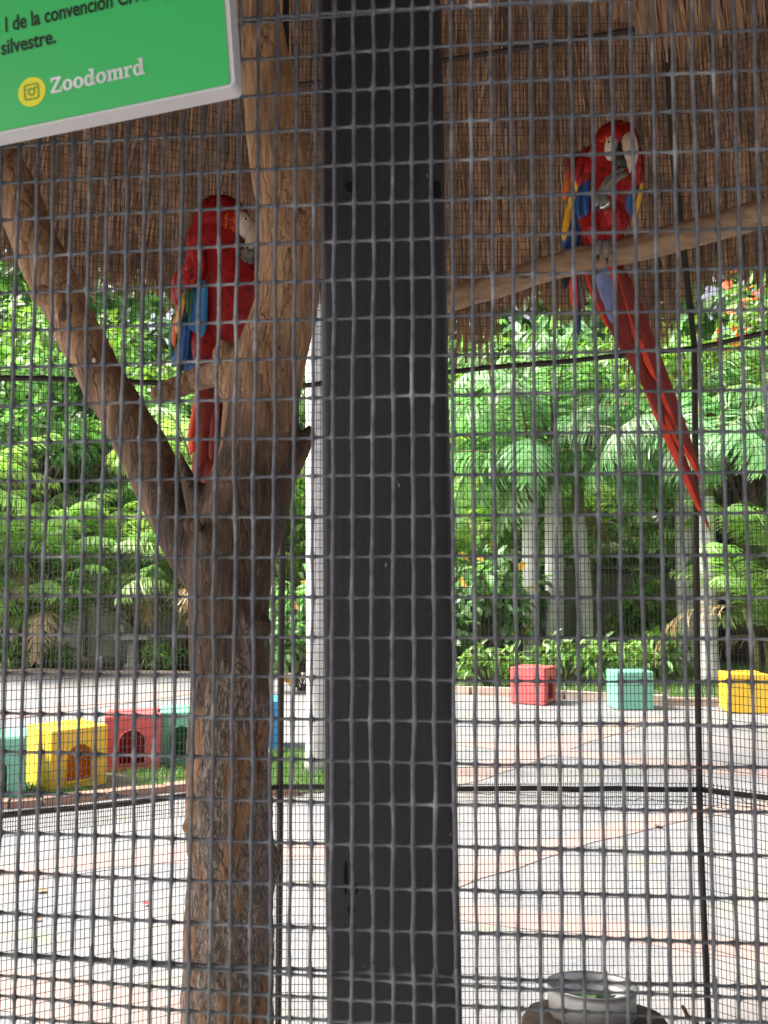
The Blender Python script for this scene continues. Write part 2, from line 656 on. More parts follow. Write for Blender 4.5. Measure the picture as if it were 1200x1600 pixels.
m = MB()
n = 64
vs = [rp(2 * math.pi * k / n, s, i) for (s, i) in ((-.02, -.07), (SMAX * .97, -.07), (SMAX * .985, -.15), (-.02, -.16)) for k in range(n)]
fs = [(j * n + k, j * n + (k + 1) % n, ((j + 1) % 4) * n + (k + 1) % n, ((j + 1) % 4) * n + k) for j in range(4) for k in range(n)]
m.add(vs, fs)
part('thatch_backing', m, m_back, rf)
for k in range(14):
    phi = 2 * math.pi * (k + .35) / 14
    m = MB()
    m.tube([rp(phi + random.gauss(0, .01), s, .0 + random.gauss(0, .008)) for s in np.linspace(.05, SMAX * .97, 7)], .02, 8)
    part('rafter', m, m_pole, rf)
for s in (.28, .75, 1.25, 1.8, 2.3):
    m = MB()
    m.tube([rp(2 * math.pi * k / 48, s + .012 * math.sin(k * 1.7), -.025) for k in range(49)], .011, 6)
    part('batten', m, m_pole, rf)

def phi_of(px, Y):
    p = W(px, 500, Y)
    return math.atan2(p.x - RC.x, p.y - RC.y)

def straws(name, phis, s_top, L, width, inw, droop, skew, hang=None):
    """Flat strips running down the slope; hang: those that bend to the vertical below the eave."""
    n = len(phis)
    T = np.linspace(0, 1, 5)
    V = np.zeros((n, 5, 2, 3))
    for j, t in enumerate(T):
        s = s_top - L * t
        below = np.minimum(s, 0.0)
        sl = np.maximum(s, 0.0)
        i_ = inw + droop * t * t
        r = R0 - sl * CA - i_ * SA - below * .12
        z = ZE + sl * SA - i_ * CA + below
        ph = phis + skew * t
        P = np.stack([RC.x + r * np.sin(ph), RC.y + r * np.cos(ph), z], -1)
        tw = rng.uniform(-.9, .9, n) if j == 0 else tw
        tang = np.stack([np.cos(ph) * np.cos(tw), -np.sin(ph) * np.cos(tw), np.sin(tw) * .5], -1)
        wj = (width * (1 - .75 * t ** 3))[:, None]
        V[:, j, 0] = P - tang * wj / 2
        V[:, j, 1] = P + tang * wj / 2
    idx = np.arange(n)[:, None] * 10
    quads = np.concatenate([np.stack([idx[:, 0] + 2 * j, idx[:, 0] + 2 * j + 1, idx[:, 0] + 2 * j + 3, idx[:, 0] + 2 * j + 2], -1) for j in range(4)])
    R = np.repeat(rng.random(n), 10)
    return np_mesh(name, V.reshape(-1, 3), quads, R)

courses = [-.05, .12, .30, .48, .66, .85, 1.05, 1.3, 1.6, 1.9, 2.25]
for ci, s0 in enumerate(courses):
    n = 4200 if s0 < 1.2 else 1800
    ph = rng.uniform(-math.pi, math.pi, n)
    back = rng.uniform(-.95, .95, int(n * .9))
    ph = np.concatenate([ph, back])
    n = len(ph)
    L = rng.uniform(.25, .62, n)
    st = s0 + L * .9 + rng.uniform(-.05, .1, n)
    st = np.minimum(st, SMAX * .96)
    w = np.where(rng.random(n) < .2, rng.uniform(.012, .022, n), rng.uniform(.003, .008, n))
    me = straws('thatch', ph, st, L, w, rng.uniform(-.055, .012, n), rng.uniform(-.01, .035, n), rng.normal(0, .022, n))
    o = link('thatch_course', me, m_thatch, rf)
    o['kind'] = 'stuff'
# broad split leaves lying over the straw
n = 520
ph = rng.uniform(-1.0, 1.0, n)
L = rng.uniform(.3, .75, n)
me = straws('leaves', ph, np.minimum(rng.uniform(.0, 1.3, n) + L, SMAX * .9), L, rng.uniform(.018, .045, n), rng.uniform(-.05, .005, n), rng.uniform(.0, .05, n), rng.normal(0, .05, n))
o = link('broad_thatch', me, m_thatch, rf)
o['kind'] = 'stuff'
# the ragged fringe at the eave
n = 5200
ph = np.concatenate([rng.uniform(-math.pi, math.pi, n), rng.uniform(-.95, .95, 2600)])
keep = np.array([noise.noise(Vector((p * 9, 3, 1))) > -.35 or random.random() < .3 for p in ph])
ph = ph[keep]
low = np.array([.12 + .11 * noise.noise(Vector((p * 5, 1, 0))) + .07 * noise.noise(Vector((p * 17, 5, 0))) for p in ph])
for px, sg, am in ((1005, .043, .42), (735, .04, .22), (880, .023, .10), (300, .04, .12), (90, .06, .05), (1160, .045, -.06)):
    p0 = phi_of(px, 3.42)
    low += am * np.exp(-((ph - p0) / sg) ** 2)
L = rng.uniform(.3, .5, len(ph)) + np.maximum(low, 0) * rng.uniform(.55, 1.0, len(ph))
st = L - np.maximum(low, .01) * rng.uniform(.5, 1.05, len(ph))
w = np.where(rng.random(len(ph)) < .22, rng.uniform(.014, .026, len(ph)), rng.uniform(.003, .009, len(ph)))
me = straws('fringe', ph, st, L, w, rng.uniform(-.05, .02, len(ph)), rng.uniform(-.01, .03, len(ph)), rng.normal(0, .014, len(ph)))
o = link('eave_fringe', me, m_thatch, rf)
o['kind'] = 'stuff'
# ================================================================== planting
LEAF = dict(rough=.42, bump=0, scale=2.0)
m_areca = M('areca_leaf', (.23, .32, .11), (.135, .225, .075), attr=.5, hue=.03, trans=(1.0, 1.1, .55), objrand=.15, **LEAF)
m_royal = M('royal_palm_leaf', (.165, .275, .13), (.10, .19, .09), attr=.5, hue=.02, trans=(.8, 1.0, .6), objrand=.12, **LEAF)
m_broad = M('broad_leaf', (.14, .225, .095), (.075, .145, .06), attr=.6, hue=.03, trans=(.9, 1.1, .5), objrand=.15, **LEAF)
m_lime = M('bright_leaf', (.15, .235, .06), (.08, .155, .045), attr=.45, hue=.03, trans=(.8, .9, .3), objrand=.15, **LEAF)
m_yellow = M('yellowed_leaf', (.45, .30, .05), (.35, .16, .03), attr=.3, trans=(.7, .6, .3), **LEAF)
m_flower = M('orange_blossom', (.65, .17, .05), (.6, .10, .04), attr=.3, trans=(.6, .35, .2), **LEAF)
m_dry = M('dry_frond', (.34, .25, .13), (.22, .15, .08), attr=.35, trans=(.4, .35, .25), **LEAF)
m_stem = M('green_palm_stem', (.22, .24, .10), (.13, .12, .06), rough=.6, scale=4, stretch=(1, 1, 6), bump=.4, bdist=.006)
m_grey = M('grey_palm_trunk', (.74, .73, .71), (.50, .49, .47), rough=.85, scale=5, stretch=(1, 1, 2.5), bump=.4, bdist=.01, detail=8)
m_white = M('pale_palm_trunk', (.68, .67, .655), (.44, .43, .42), rough=.85, scale=6, stretch=(1, 1, 2.0), bump=.4, bdist=.008, detail=9)
m_bark = M('tree_bark', (.16, .12, .09), (.08, .06, .045), rough=.9, scale=8, stretch=(3, 3, .6), bump=.6, bdist=.02)

def nrm_(a):
    return a / np.maximum(np.linalg.norm(a, axis=-1, keepdims=True), 1e-9)

def inst(tv, tf, pos, ax, nz, sx, sy):
    """Copies of a small leaf (tv, tf) joined into one mesh: ax length axis, nz face normal."""
    ax = nrm_(ax)
    yy = nrm_(np.cross(nz, ax))
    zz = np.cross(ax, yy)
    sx = np.broadcast_to(sx, (len(pos),))[:, None, None]
    sy = np.broadcast_to(sy, (len(pos),))[:, None, None]
    V = pos[:, None] + tv[None, :, 0:1] * sx * ax[:, None] + tv[None, :, 1:2] * sy * yy[:, None] + tv[None, :, 2:3] * sx * zz[:, None]
    k = len(tv)
    Fc = (tf[None] + (np.arange(len(pos)) * k)[:, None, None]).reshape(-1, tf.shape[1])
    return V.reshape(-1, 3), Fc

# a leaf folded along its midrib, and a narrow drooping leaflet
LV = np.array([(0, 0, 0), (.35, .5, .06), (.35, 0, -.03), (.35, -.5, .06), (.75, .36, -.02), (.75, 0, -.10), (.75, -.36, -.02), (1, 0, -.25)], float)
LF = np.array([(0, 2, 1, 1), (0, 3, 2, 2), (1, 2, 5, 4), (2, 3, 6, 5), (4, 5, 7, 7), (5, 6, 7, 7)])
LF3 = np.array([(0, 2, 1), (0, 3, 2), (1, 2, 5), (1, 5, 4), (2, 3, 6), (2, 6, 5), (4, 5, 7), (5, 6, 7)])
NV = np.array([(0, -.3, 0), (0, .3, 0), (.4, -.5, -.03), (.4, .5, -.03), (.75, -.35, -.16), (.75, .35, -.16), (1, 0, -.36)], float)
NF = np.array([(0, 2, 1), (1, 2, 3), (2, 4, 3), (3, 4, 5), (4, 6, 5)])

class NB:
    """Joins numpy pieces."""
    def __init__(s):
        s.V, s.F, s.R, s.n = [], [], [], 0
    def add(s, V, Fc, R):
        s.V.append(V); s.F.append(Fc + s.n); s.R.append(R); s.n += len(V)
    def mesh(s, name):
        return np_mesh(name, np.concatenate(s.V), np.concatenate(s.F), np.concatenate(s.R))

def frond(nb, stems, base, az, el, L, droop, nl, ll, lw, hang, vee=.5):
    """One feather palm frond: an arching midrib with two rows of leaflets."""
    ns = 24
    p = np.array(base, float)
    P, T = [], []
    for i in range(ns + 1):
        t = i / ns
        e = el - droop * t ** 1.4
        d = np.array([math.cos(e) * math.sin(az), math.cos(e) * math.cos(az), math.sin(e)])
        P.append(p.copy()); T.append(d)
        p = p + d * L / ns
    P, T = np.array(P), np.array(T)
    stems.tube([Vector(q) for q in P[::4]], [max(.022 * (1 - .85 * k / 6) * (L / 2.0), .003) for k in range(len(P[::4]))], 5)
    t = np.linspace(.14, .985, nl)
    t = np.concatenate([t, t])
    side = np.concatenate([np.ones(nl), -np.ones(nl)])
    f = t * ns
    i0 = np.minimum(f.astype(int), ns - 1)
    fr_ = (f - i0)[:, None]
    pos = P[i0] * (1 - fr_) + P[i0 + 1] * fr_
    tan = nrm_(T[i0] * (1 - fr_) + T[i0 + 1] * fr_)
    lat = nrm_(np.cross(tan, np.array([0, 0, 1.0])))
    up = np.cross(lat, tan)
    ang = rng.normal(.95, .12, len(t)) - .35 * t
    ax = tan * np.cos(ang)[:, None] + lat * (side * np.sin(ang))[:, None] + up * (vee * (1 - t))[:, None]
    ax = ax + np.array([0, 0, -1.0]) * (hang * rng.uniform(.6, 1.3, len(t)))[:, None] + rng.normal(0, .08, (len(t), 3))
    nz = up + lat * (side * -.4)[:, None] + rng.normal(0, .2, (len(t), 3))
    ln = ll * np.sin(math.pi * np.clip(t * .86 + .10, 0, 1)) ** .6 * rng.uniform(.8, 1.15, len(t))
    V, Fc = inst(NV, NF, pos, ax, nz, ln, lw * rng.uniform(.8, 1.2, len(t)))
    r0 = random.random()
    nb.add(V, Fc, np.repeat(np.clip(.6 * r0 + .4 * rng.random(len(t)), 0, 1), len(NV)))

def areca(name, seed, H=4.5, stems_n=9, spread=.55, lw=.045):
    random.seed(seed)
    root = thing(name, 'palm', 'palm', (0, 0, 0))
    nb, st, canes, dry = NB(), MB(), MB(), NB()
    for k in range(stems_n):
        a = random.uniform(0, 6.283)
        r = spread * math.sqrt(random.random())
        h = H * random.uniform(.15, .62)
        lean = random.uniform(.05, .32)
        b = Vector((r * math.cos(a), r * math.sin(a), 0))
        tp = b + Vector((math.cos(a) * lean * h, math.sin(a) * lean * h, h))
        mid = (b + tp) / 2 - Vector((math.cos(a), math.sin(a), 0)) * .08 * h
        canes.tube([b, mid, tp], [.045, .036, .03], 7)
        nf = random.randint(6, 8)
        for j in range(nf):
            az = 6.283 * (j + random.random() * .6) / nf
            old = j == 0 and k % 2 == 0
            frond(dry if old else nb, st, tp, az, random.uniform(.1, .5) if old else random.uniform(.75, 1.35), random.uniform(1.5, 2.3) * H / 4.5,
                  random.uniform(1.6, 2.2) if old else random.uniform(1.1, 1.9), 30 if old else 50, .52 * H / 4.5, lw * .62, .6 if old else random.uniform(.2, .55), .3)
    c = part('trunk', canes, m_stem, root)
    link('crown', nb.mesh('crown'), m_areca, root)
    link('dry_fronds', dry.mesh('dry_fronds'), m_dry, root)['kind'] = 'stuff'
    part('frond_stems', st, m_stem, root)['kind'] = 'stuff'
    return root

def royal(name, seed, H=3.4, R=.13, fr_n=14, L=2.6, lean=0.0):
    random.seed(seed)
    root = thing(name, 'palm', 'palm', (0, 0, 0))
    tr = MB()
    zs = np.linspace(0, H, 26)
    tr.tube([(lean * (z / H) ** 2, 0, z) for z in zs],
            [R * (1.22 - .3 * min(z / .5, 1) + .08 * math.sin(z / H * 3.0) + (.012 if i % 2 else 0)) for i, z in enumerate(zs)], 14)
    part('trunk', tr, m_grey, root)
    cs = MB()
    cs.tube([(lean, 0, H - .02), (lean, 0, H + .3), (lean, 0, H + .75)], [R * .92, R * .85, R * .4], 12)
    part('crownshaft', cs, m_stem, root)
    nb, st = NB(), MB()
    for j in range(fr_n):
        az = 6.283 * (j * .382 + random.random() * .05)
        el = random.uniform(.1, 1.25)
        frond(nb, st, (lean, 0, H + .65), az, el, L * random.uniform(.8, 1.1), random.uniform(1.3, 2.2), 60, .60, .032, .5, .1)
    link('crown', nb.mesh('crown'), m_royal, root)
    part('frond_stems', st, m_stem, root)['kind'] = 'stuff'
    return root

def leaf_cloud(n, centre, rad, size, shell=.55, narrow=.5, down=.35):
    d = nrm_(rng.normal(size=(n, 3)))
    r = (shell + (1 - shell) * rng.random(n)) * np.array([1.0])
    r = np.where(rng.random(n) < .25, rng.random(n), r)
    pos = np.array(centre) + d * r[:, None] * np.array(rad)
    ax = d * .7 + rng.normal(0, .7, (n, 3)) + np.array([0, 0, -down])
    nz = np.array([0, 0, 1.0]) + d * .5 + rng.normal(0, .5, (n, 3))
    s = size * rng.uniform(.6, 1.3, n)
    V, Fc = inst(LV, LF3, pos, ax, nz, s, s * narrow)
    return V, Fc, np.repeat(rng.random(n), len(LV))

def shrub(name, seed, R=(.8, .7, .8), n=900, size=.16, mt=None, narrow=.5, yellow=0):
    random.seed(seed)
    root = thing(name, 'shrub', 'shrub', (0, 0, 0))
    st = MB()
    nb = NB()
    k = 12
    for i in range(k):
        d = Vector((random.gauss(0, 1), random.gauss(0, 1), abs(random.gauss(.5, .6)))).normalized()
        c = Vector((d.x * R[0] * .6, d.y * R[1] * .6, R[2] * .75 + d.z * R[2] * .75))
        st.tube([(random.gauss(0, .06), random.gauss(0, .06), -.02), (c.x * .4, c.y * .4, c.z * .5), c], [.018, .013, .005], 5)
        nb.add(*leaf_cloud(n // k, c, (R[0] * .5, R[1] * .5, R[2] * .45), size, .3, narrow))
    part('stem', st, m_bark, root)
    link('foliage', nb.mesh('foliage'), mt or m_broad, root)
    if yellow:
        nb = NB()
        nb.add(*leaf_cloud(yellow, (0, 0, R[2] * .9), (R[0], R[1], R[2] * .9), size, .85, narrow))
        o = link('yellow_leaves', nb.mesh('yellow_leaves'), m_yellow, root)
        o['kind'] = 'stuff'
    return root

def tree(name, seed, H=6.0, R=2.6, clumps=34, per=170, size=.26, mt=None, flowers=0):
    random.seed(seed)
    root = thing(name, 'tree', 'tree', (0, 0, 0))
    tr, lm, nb, fl = MB(), MB(), NB(), NB()
    tr.tube([(0, 0, -.05), (.05, .02, H * .2), (-.06, .05, H * .42), (.02, 0, H * .62)], [.24, .19, .15, .09], 12)
    for i in range(clumps):
        d = Vector((random.gauss(0, 1), random.gauss(0, 1), random.gauss(.1, .8))).normalized()
        q = random.uniform(.35, 1.0)
        c = Vector((d.x * R * q, d.y * R * q, H * .68 + d.z * H * .34 * q))
        s = Vector((0, 0, H * random.uniform(.3, .58)))
        lm.tube([s, (s + c) / 2 + Vector((0, 0, .15)), c], [.07, .045, .012], 6)
        cr = random.uniform(.55, .95) * R / 2.6
        nb.add(*leaf_cloud(per, c, (cr, cr, cr * .7), size, .35, .45))
        if flowers and i % 2 == 0:
            fl.add(*leaf_cloud(flowers, c + Vector((0, -cr * .4, cr * .1)), (cr, cr, cr * .7), size * .85, .8, .9, -.3))
    part('trunk', tr, m_bark, root)
    part('limbs', lm, m_bark, root)
    link('crown', nb.mesh('crown'), mt or m_broad, root)
    if flowers:
        o = link('blossom', fl.mesh('blossom'), m_flower, root)
        o['kind'] = 'stuff'
    return root

def place(proto, used, px, Y, label, group, sc=1.0, rz=None, cat=None):
    o = proto if proto.name not in used else copy_tree(proto)
    used.add(proto.name)
    p = W(px, 900, Y)
    o.location = (p.x, p.y, -.01)
    o.scale = (sc, sc, sc)
    o.rotation_euler = (0, 0, random.uniform(0, 6.28) if rz is None else rz)
    o['label'] = label
    o['group'] = group
    if cat:
        o['category'] = cat
    return o

used = set()
pa, pb, pc = areca('areca_palm', 11), areca('areca_palm', 12, 5.0, 8, .7), areca('areca_palm', 15, 3.2, 8, .5, .04)
gA = 'feathery palms along the planted edge'
random.seed(3)
for proto, px, Y, sc, lb in [
        (pa, -20, 15.6, 1.0, 'feathery clumping palm at the left edge, above the green play box'),
        (pc, 60, 15.9, 1.0, 'low feathery palm at far left with fronds hanging over the paving edge'),
        (pb, 118, 20.0, 1.0, 'tall feathery palm behind the wall, above the stone table'),
        (pa, 262, 16.2, .95, 'feathery clumping palm just left of the dead tree trunk'),
        (pb, 360, 17.5, 1.1, 'tall feathery palm behind the dead tree trunk'),
        (pc, 452, 16.8, 1.05, 'low feathery palm between the dead tree and the white palm trunk'),
        (pa, 560, 17.0, 1.1, 'feathery palm hidden mostly behind the black post'),
        (pb, 720, 17.4, 1.0, 'feathery palm just right of the black post'),
        (pc, 1225, 13.6, 1.15, 'feathery palm at the right edge in front of the dark shed'),
        (pb, 985, 19.5, 1.1, 'tall feathery palm behind the wall, between the grey palm trunks')]:
    place(proto, used, px, Y, lb, gA, sc)

ra, rb, rc = royal('royal_palm', 21, 2.75, .13), royal('royal_palm', 22, 3.1, .15, 15, 2.8), royal('royal_palm', 23, 2.4, .115, 13, 2.3, .12)
gR = 'grey-trunked palms on the right'
for proto, px, Y, sc, rz, lb in [
        (ra, 829, 14.9, 1.0, .3, 'palm with straight pale grey trunk, leftmost of the pair behind the red play box'),
        (rb, 866, 15.4, 1.0, 1.9, 'palm with thick pale grey trunk, right one of the pair behind the red play box'),
        (rc, 916, 15.8, 1.1, 2.6, 'slender grey palm standing alone behind the gap between red and green play boxes'),
        (rb, 1071, 15.6, 1.05, 4.0, 'grey palm trunk seen just left of the aviary upright, behind the lawn'),
        (ra, 1106, 13.7, 1.0, 5.2, 'pale grey palm trunk nearest the far yellow play box')]:
    place(proto, used, px, Y, lb, gR, sc, rz)

# the tall white palm trunk between tree and post
wp = G(496, 1207)
wr = thing('white_trunk_palm', 'tall palm with bright white mottled trunk between the dead tree and the black post', 'palm', (wp.x, wp.y, 0))
m = MB()
zs = np.linspace(-.03, 6.2, 40)
m.tube([(wp.x - .012 * z, wp.y, z) for z in zs], [.084 + .02 * math.exp(-max(z, 0) / .25) - .003 * z + (.003 if i % 2 else 0) for i, z in enumerate(zs)], 16)
part('trunk', m, m_white, wr)
nb, st = NB(), MB()
random.seed(31)
for j in range(14):
    frond(nb, st, (0, 0, 6.2), 2.4 * j, random.uniform(.1, 1.2), 2.4, random.uniform(1.0, 1.8), 46, .6, .045, .4, .1)
me = nb.mesh('crown')
me.transform(Matrix.Translation((wp.x - .074, wp.y, 0)))
link('crown', me, m_royal, wr)
me = st.mesh('frond_stems')
me.transform(Matrix.Translation((wp.x - .074, wp.y, 0)))
o = link('frond_stems', me, m_stem, wr)
o['kind'] = 'stuff'

sa = shrub('leafy_shrub', 41, (.9, .7, 1.15), 1000, .20, m_broad, .55, 14)
sb_ = shrub('leafy_shrub', 42, (.55, .5, .36), 300, .17, m_lime, .30)
sc_ = shrub('leafy_shrub', 43, (.8, .7, .9), 900, .17, m_lime, .5)
gS = 'shrubs of the planted edge'
for proto, px, Y, sc, lb in [
        (sa, 742, 14.4, 1.0, 'dark broad-leaved shrub with a few yellow leaves beside the black post'),
        (sa, 793, 15.8, 1.1, 'dark broad-leaved shrub left of the paired grey palm trunks'),
        (sb_, 760, 13.2, 1.0, 'low bright green plant behind the lawn next to the black post'),
        (sb_, 885, 13.6, 1.15, 'low bright green plant at the foot of the slender grey palm'),
        (sb_, 955, 13.5, 1.1, 'low bright green plant just behind the far green play box'),
        (sb_, 1020, 14.2, 1.25, 'low bright green plant between the far green and yellow play boxes'),
        (sc_, 1010, 17.0, 1.0, 'lime green leafy shrub in front of the wall at right'),
        (sc_, 905, 19.6, 1.5, 'lime green bush rising over the wall behind the slender grey palm'),
        (sc_, 445, 15.3, .9, 'lime green shrub seen between dead tree and white palm trunk'),
        (sb_, 20, 15.4, .9, 'low bright green plant at the far left of the paving edge'),
        (sb_, 95, 15.6, .7, 'small bright green plant left of the white concrete block'),
        (sb_, 262, 15.5, .85, 'low bright green plant right of the stone table'),
        (sa, 470, 12.9, .8, 'dark shrub beside the white palm trunk, over the far paving')]:
    place(proto, used, px, Y, lb, gS, sc)

ta = tree('broadleaf_tree', 51)
tb = tree('broadleaf_tree', 52, 7.0, 3.0, 38, 170, .24, m_lime)
tf_ = tree('flowering_tree', 53, 6.2, 2.4, 30, 150, .2, m_lime, 18)
gT = 'trees beyond the garden wall'
for proto, px, Y, sc, lb in [
        (tb, -60, 20.5, 1.1, 'light green tree rising behind the left edge of the palms'),
        (ta, 120, 22.5, 1.15, 'dark green tree behind the leaning left limb'),
        (tb, 300, 23.5, 1.15, 'light green tree behind the left macaw'),
        (ta, 470, 21.5, 1.15, 'dark green tree behind the white palm trunk'),
        (tb, 640, 23.0, 1.1, 'light green tree mostly behind the black post'),
        (ta, 790, 21.0, 1.2, 'dark green tree above the paired grey palm trunks'),
        (tb, 930, 23.0, 1.15, 'light green tree behind the hanging red tail'),
        (ta, 1070, 21.5, 1.2, 'dark green tree behind the right aviary upright'),
        (ta, 1260, 22.0, 1.2, 'dark green tree over the dark shed')]:
    place(proto, used, px, Y, lb, gT, sc)
place(tf_, used, 1165, 16.5, 'tree with orange blossoms at the right edge under the thatch', 'flowering trees', 1.1)
place(ta, used, 40, 18.5, 'dark green tree at the left edge under the thatch', gT, 1.0)

# the wood beyond, one mass
nb = NB()
n = 34000
x = rng.uniform(-26, 26, n)
z = rng.uniform(.2, 15.0, n)
y = 29 + 2.2 * np.sin(x * .8 + z * .6) + rng.uniform(-1, 1, n) + .12 * z
pos = np.stack([x, y, z], -1)
s = .7 * rng.uniform(.6, 1.3, n)
V, Fc = inst(LV, LF3, pos, rng.normal(0, 1, (n, 3)) + np.array([0, -.4, -.4]), np.array([0, -1.0, .7]) + rng.normal(0, .5, (n, 3)), s, s * .5)
nb.add(V, Fc, np.repeat(rng.random(n), len(LV)))
o = link('distant_wood', nb.mesh('distant_wood'), m_broad)
tag(o, 'dense green wood filling the background beyond the wall', 'trees', kind='stuff')
# ================================================================== play boxes, stone table, block
def play_box_mesh():
    a = .44
    def tmp(mb):
        o = bpy.data.objects.new('tmp', mb.mesh('tmp', False))
        COL.objects.link(o)
        return o
    m1 = MB(); m1.box(-a / 2, a / 2, -a / 2, a / 2, 0, a)
    m2 = MB(); m2.box(-a / 2 + .02, a / 2 - .02, -a / 2 + .02, a / 2 - .02, .02, a - .02)
    arch = [(-.1, .06), (.1, .06)] + [(.1 * math.cos(t), .22 + .1 * math.sin(t)) for t in np.linspace(0, math.pi, 17)]
    m3 = MB()
    k = len(arch)
    m3.add([(x, -a, z) for x, z in arch] + [(x, -a / 4, z) for x, z in arch],
           [tuple(range(k)), tuple(reversed(range(k, 2 * k)))] + [(i, k + i, k + (i + 1) % k, (i + 1) % k) for i in range(k)])
    o, i_, c = tmp(m1), tmp(m2), tmp(m3)
    for t in (o, i_, c):
        bm = bmesh.new(); bm.from_mesh(t.data); bmesh.ops.recalc_face_normals(bm, faces=bm.faces); bm.to_mesh(t.data); bm.free()
    for t in (i_, c):
        md = o.modifiers.new('b', 'BOOLEAN'); md.operation = 'DIFFERENCE'; md.object = t; md.solver = 'EXACT'
    bv = o.modifiers.new('v', 'BEVEL'); bv.width = .022; bv.segments = 3; bv.limit_method = 'ANGLE'
    out = bpy.data.meshes.new_from_object(o.evaluated_get(bpy.context.evaluated_depsgraph_get()))
    for t in (o, i_, c):
        bpy.data.objects.remove(t)
    out.polygons.foreach_set('use_smooth', np.zeros(len(out.polygons), dtype=bool))
    return out

def plastic(name, c):
    m, nt, bs, out = new_mat(name)
    v = coords(nt)
    n1 = noise_n(nt, v, 5, 6, .65)
    n2 = noise_n(nt, coords(nt, (1, 1, .3)), 26, 5, .7)
    col = mixc(nt, ramp(nt, [(.35, (0, 0, 0)), (.75, (.5, .5, .5))], n1), c, tuple(min(1, x * .75 + .09) for x in c))
    col = mixc(nt, ramp(nt, [(.62, (0, 0, 0)), (.76, (.45, .45, .45))], n2), col, (.16, .13, .10))
    nt.links.new(col, bs.inputs['Base Color'])
    bs.inputs['Roughness'].default_value = .45
    bump_n(nt, bs, n1, .15, .004)
    tr = nt.nodes.new('ShaderNodeBsdfTranslucent')           # thin moulded plastic lets some light through
    nt.links.new(mixc(nt, 1.0, col, (.15, .15, .15), 'MULTIPLY'), tr.inputs[0])
    ad = nt.nodes.new('ShaderNodeAddShader')
    nt.links.new(bs.outputs[0], ad.inputs[0])
    nt.links.new(tr.outputs[0], ad.inputs[1])
    nt.links.new(ad.outputs[0], out.inputs[0])
    return m

pmesh = play_box_mesh()
rim_mb = MB()
arch = [(-.108, .052), (.108, .052)] + [(.108 * math.cos(t), .22 + .108 * math.sin(t)) for t in np.linspace(0, math.pi, 17)]
pts = [(x, -.221, z) for x, z in arch] + [(arch[0][0], -.221, arch[0][1]), (arch[1][0], -.221, arch[1][1])]
rim_mb.tube(pts, .008, 6)
rim_me = rim_mb.mesh('rim')
pcol = {'yellow': plastic('yellow_plastic', (.80, .50, .02)), 'red': plastic('red_plastic', (.62, .09, .09)),
        'green': plastic('green_plastic', (.15, .45, .31)), 'blue': plastic('blue_plastic', (.03, .30, .72))}
for px, py, rot, c, lb in [
        (103, 1226, .76, 'yellow', 'yellow plastic play box with an arched hole, left of the dead tree'),
        (208, 1198, .22, 'red', 'red plastic play box with a dark arched hole, next to the yellow one'),
        (288, 1190, .10, 'green', 'green plastic play box half hidden behind the dead tree trunk'),
        (-12, 1247, .35, 'green', 'green plastic play box cut off by the left edge'),
        (404, 1168, .1, 'blue', 'blue plastic play box showing only a strip right of the dead tree'),
        (834, 1098, 1.05, 'red', 'red plastic play box with arched side on the far lawn edge'),
        (984, 1106, 3.2, 'green', 'green plastic play box standing alone on the far lawn edge'),
        (1162, 1111, 3.1, 'yellow', 'yellow plastic play box at the far right')]:
    g = G(px, py)
    t = thing('play_box', lb, 'play box', (g.x, g.y, .008), 'coloured plastic play boxes')
    t.rotation_euler = (0, 0, rot)
    b = bpy.data.objects.new('box_body', pmesh)
    r_ = bpy.data.objects.new('arch_rim', rim_me)
    for o in (b, r_):
        COL.objects.link(o)
        o.parent = t
        if not o.data.materials:
            o.data.materials.append(None)
        o.material_slots[0].link = 'OBJECT'
        o.material_slots[0].material = pcol[c]

m_stone = M('pale_stone', (.42, .40, .36), (.26, .25, .22), rough=.85, scale=9, bump=.5, bdist=.01)
g = G(208, 1047)
t = thing('stone_table', 'small stone pedestal table on the far paving by the wall', 'table', (g.x, g.y, 0))
m = MB(); m.box(g.x - .27, g.x + .30, g.y - .22, g.y + .22, .52, .585); part('table_top', m, m_stone, t, False)
m = MB(); m.tube([(g.x, g.y, 0), (g.x, g.y, .08), (g.x, g.y, .12), (g.x, g.y, .519)], [.17, .17, .11, .09], 12); part('pedestal', m, m_stone, t)
m = MB(); m.lathe((g.x - .19, g.y - .05, .586), [(0, 0), (.05, 0), (.06, .06), (.035, .12), (.045, .16), (0, .16)], 14)
tag(part('vase', m, m_stone, None), 'small pale vase standing on the stone pedestal table', 'vase')
g = G(155, 1049)
m = MB(); m.tube([(g.x, g.y, 0), (g.x, g.y, .2), (g.x, g.y, .25)], [.062, .06, .05], 10)
tag(part('concrete_bollard', m, M('white_concrete', (.68, .66, .62), rough=.8), None), 'short white concrete bollard left of the stone table', 'bollard')

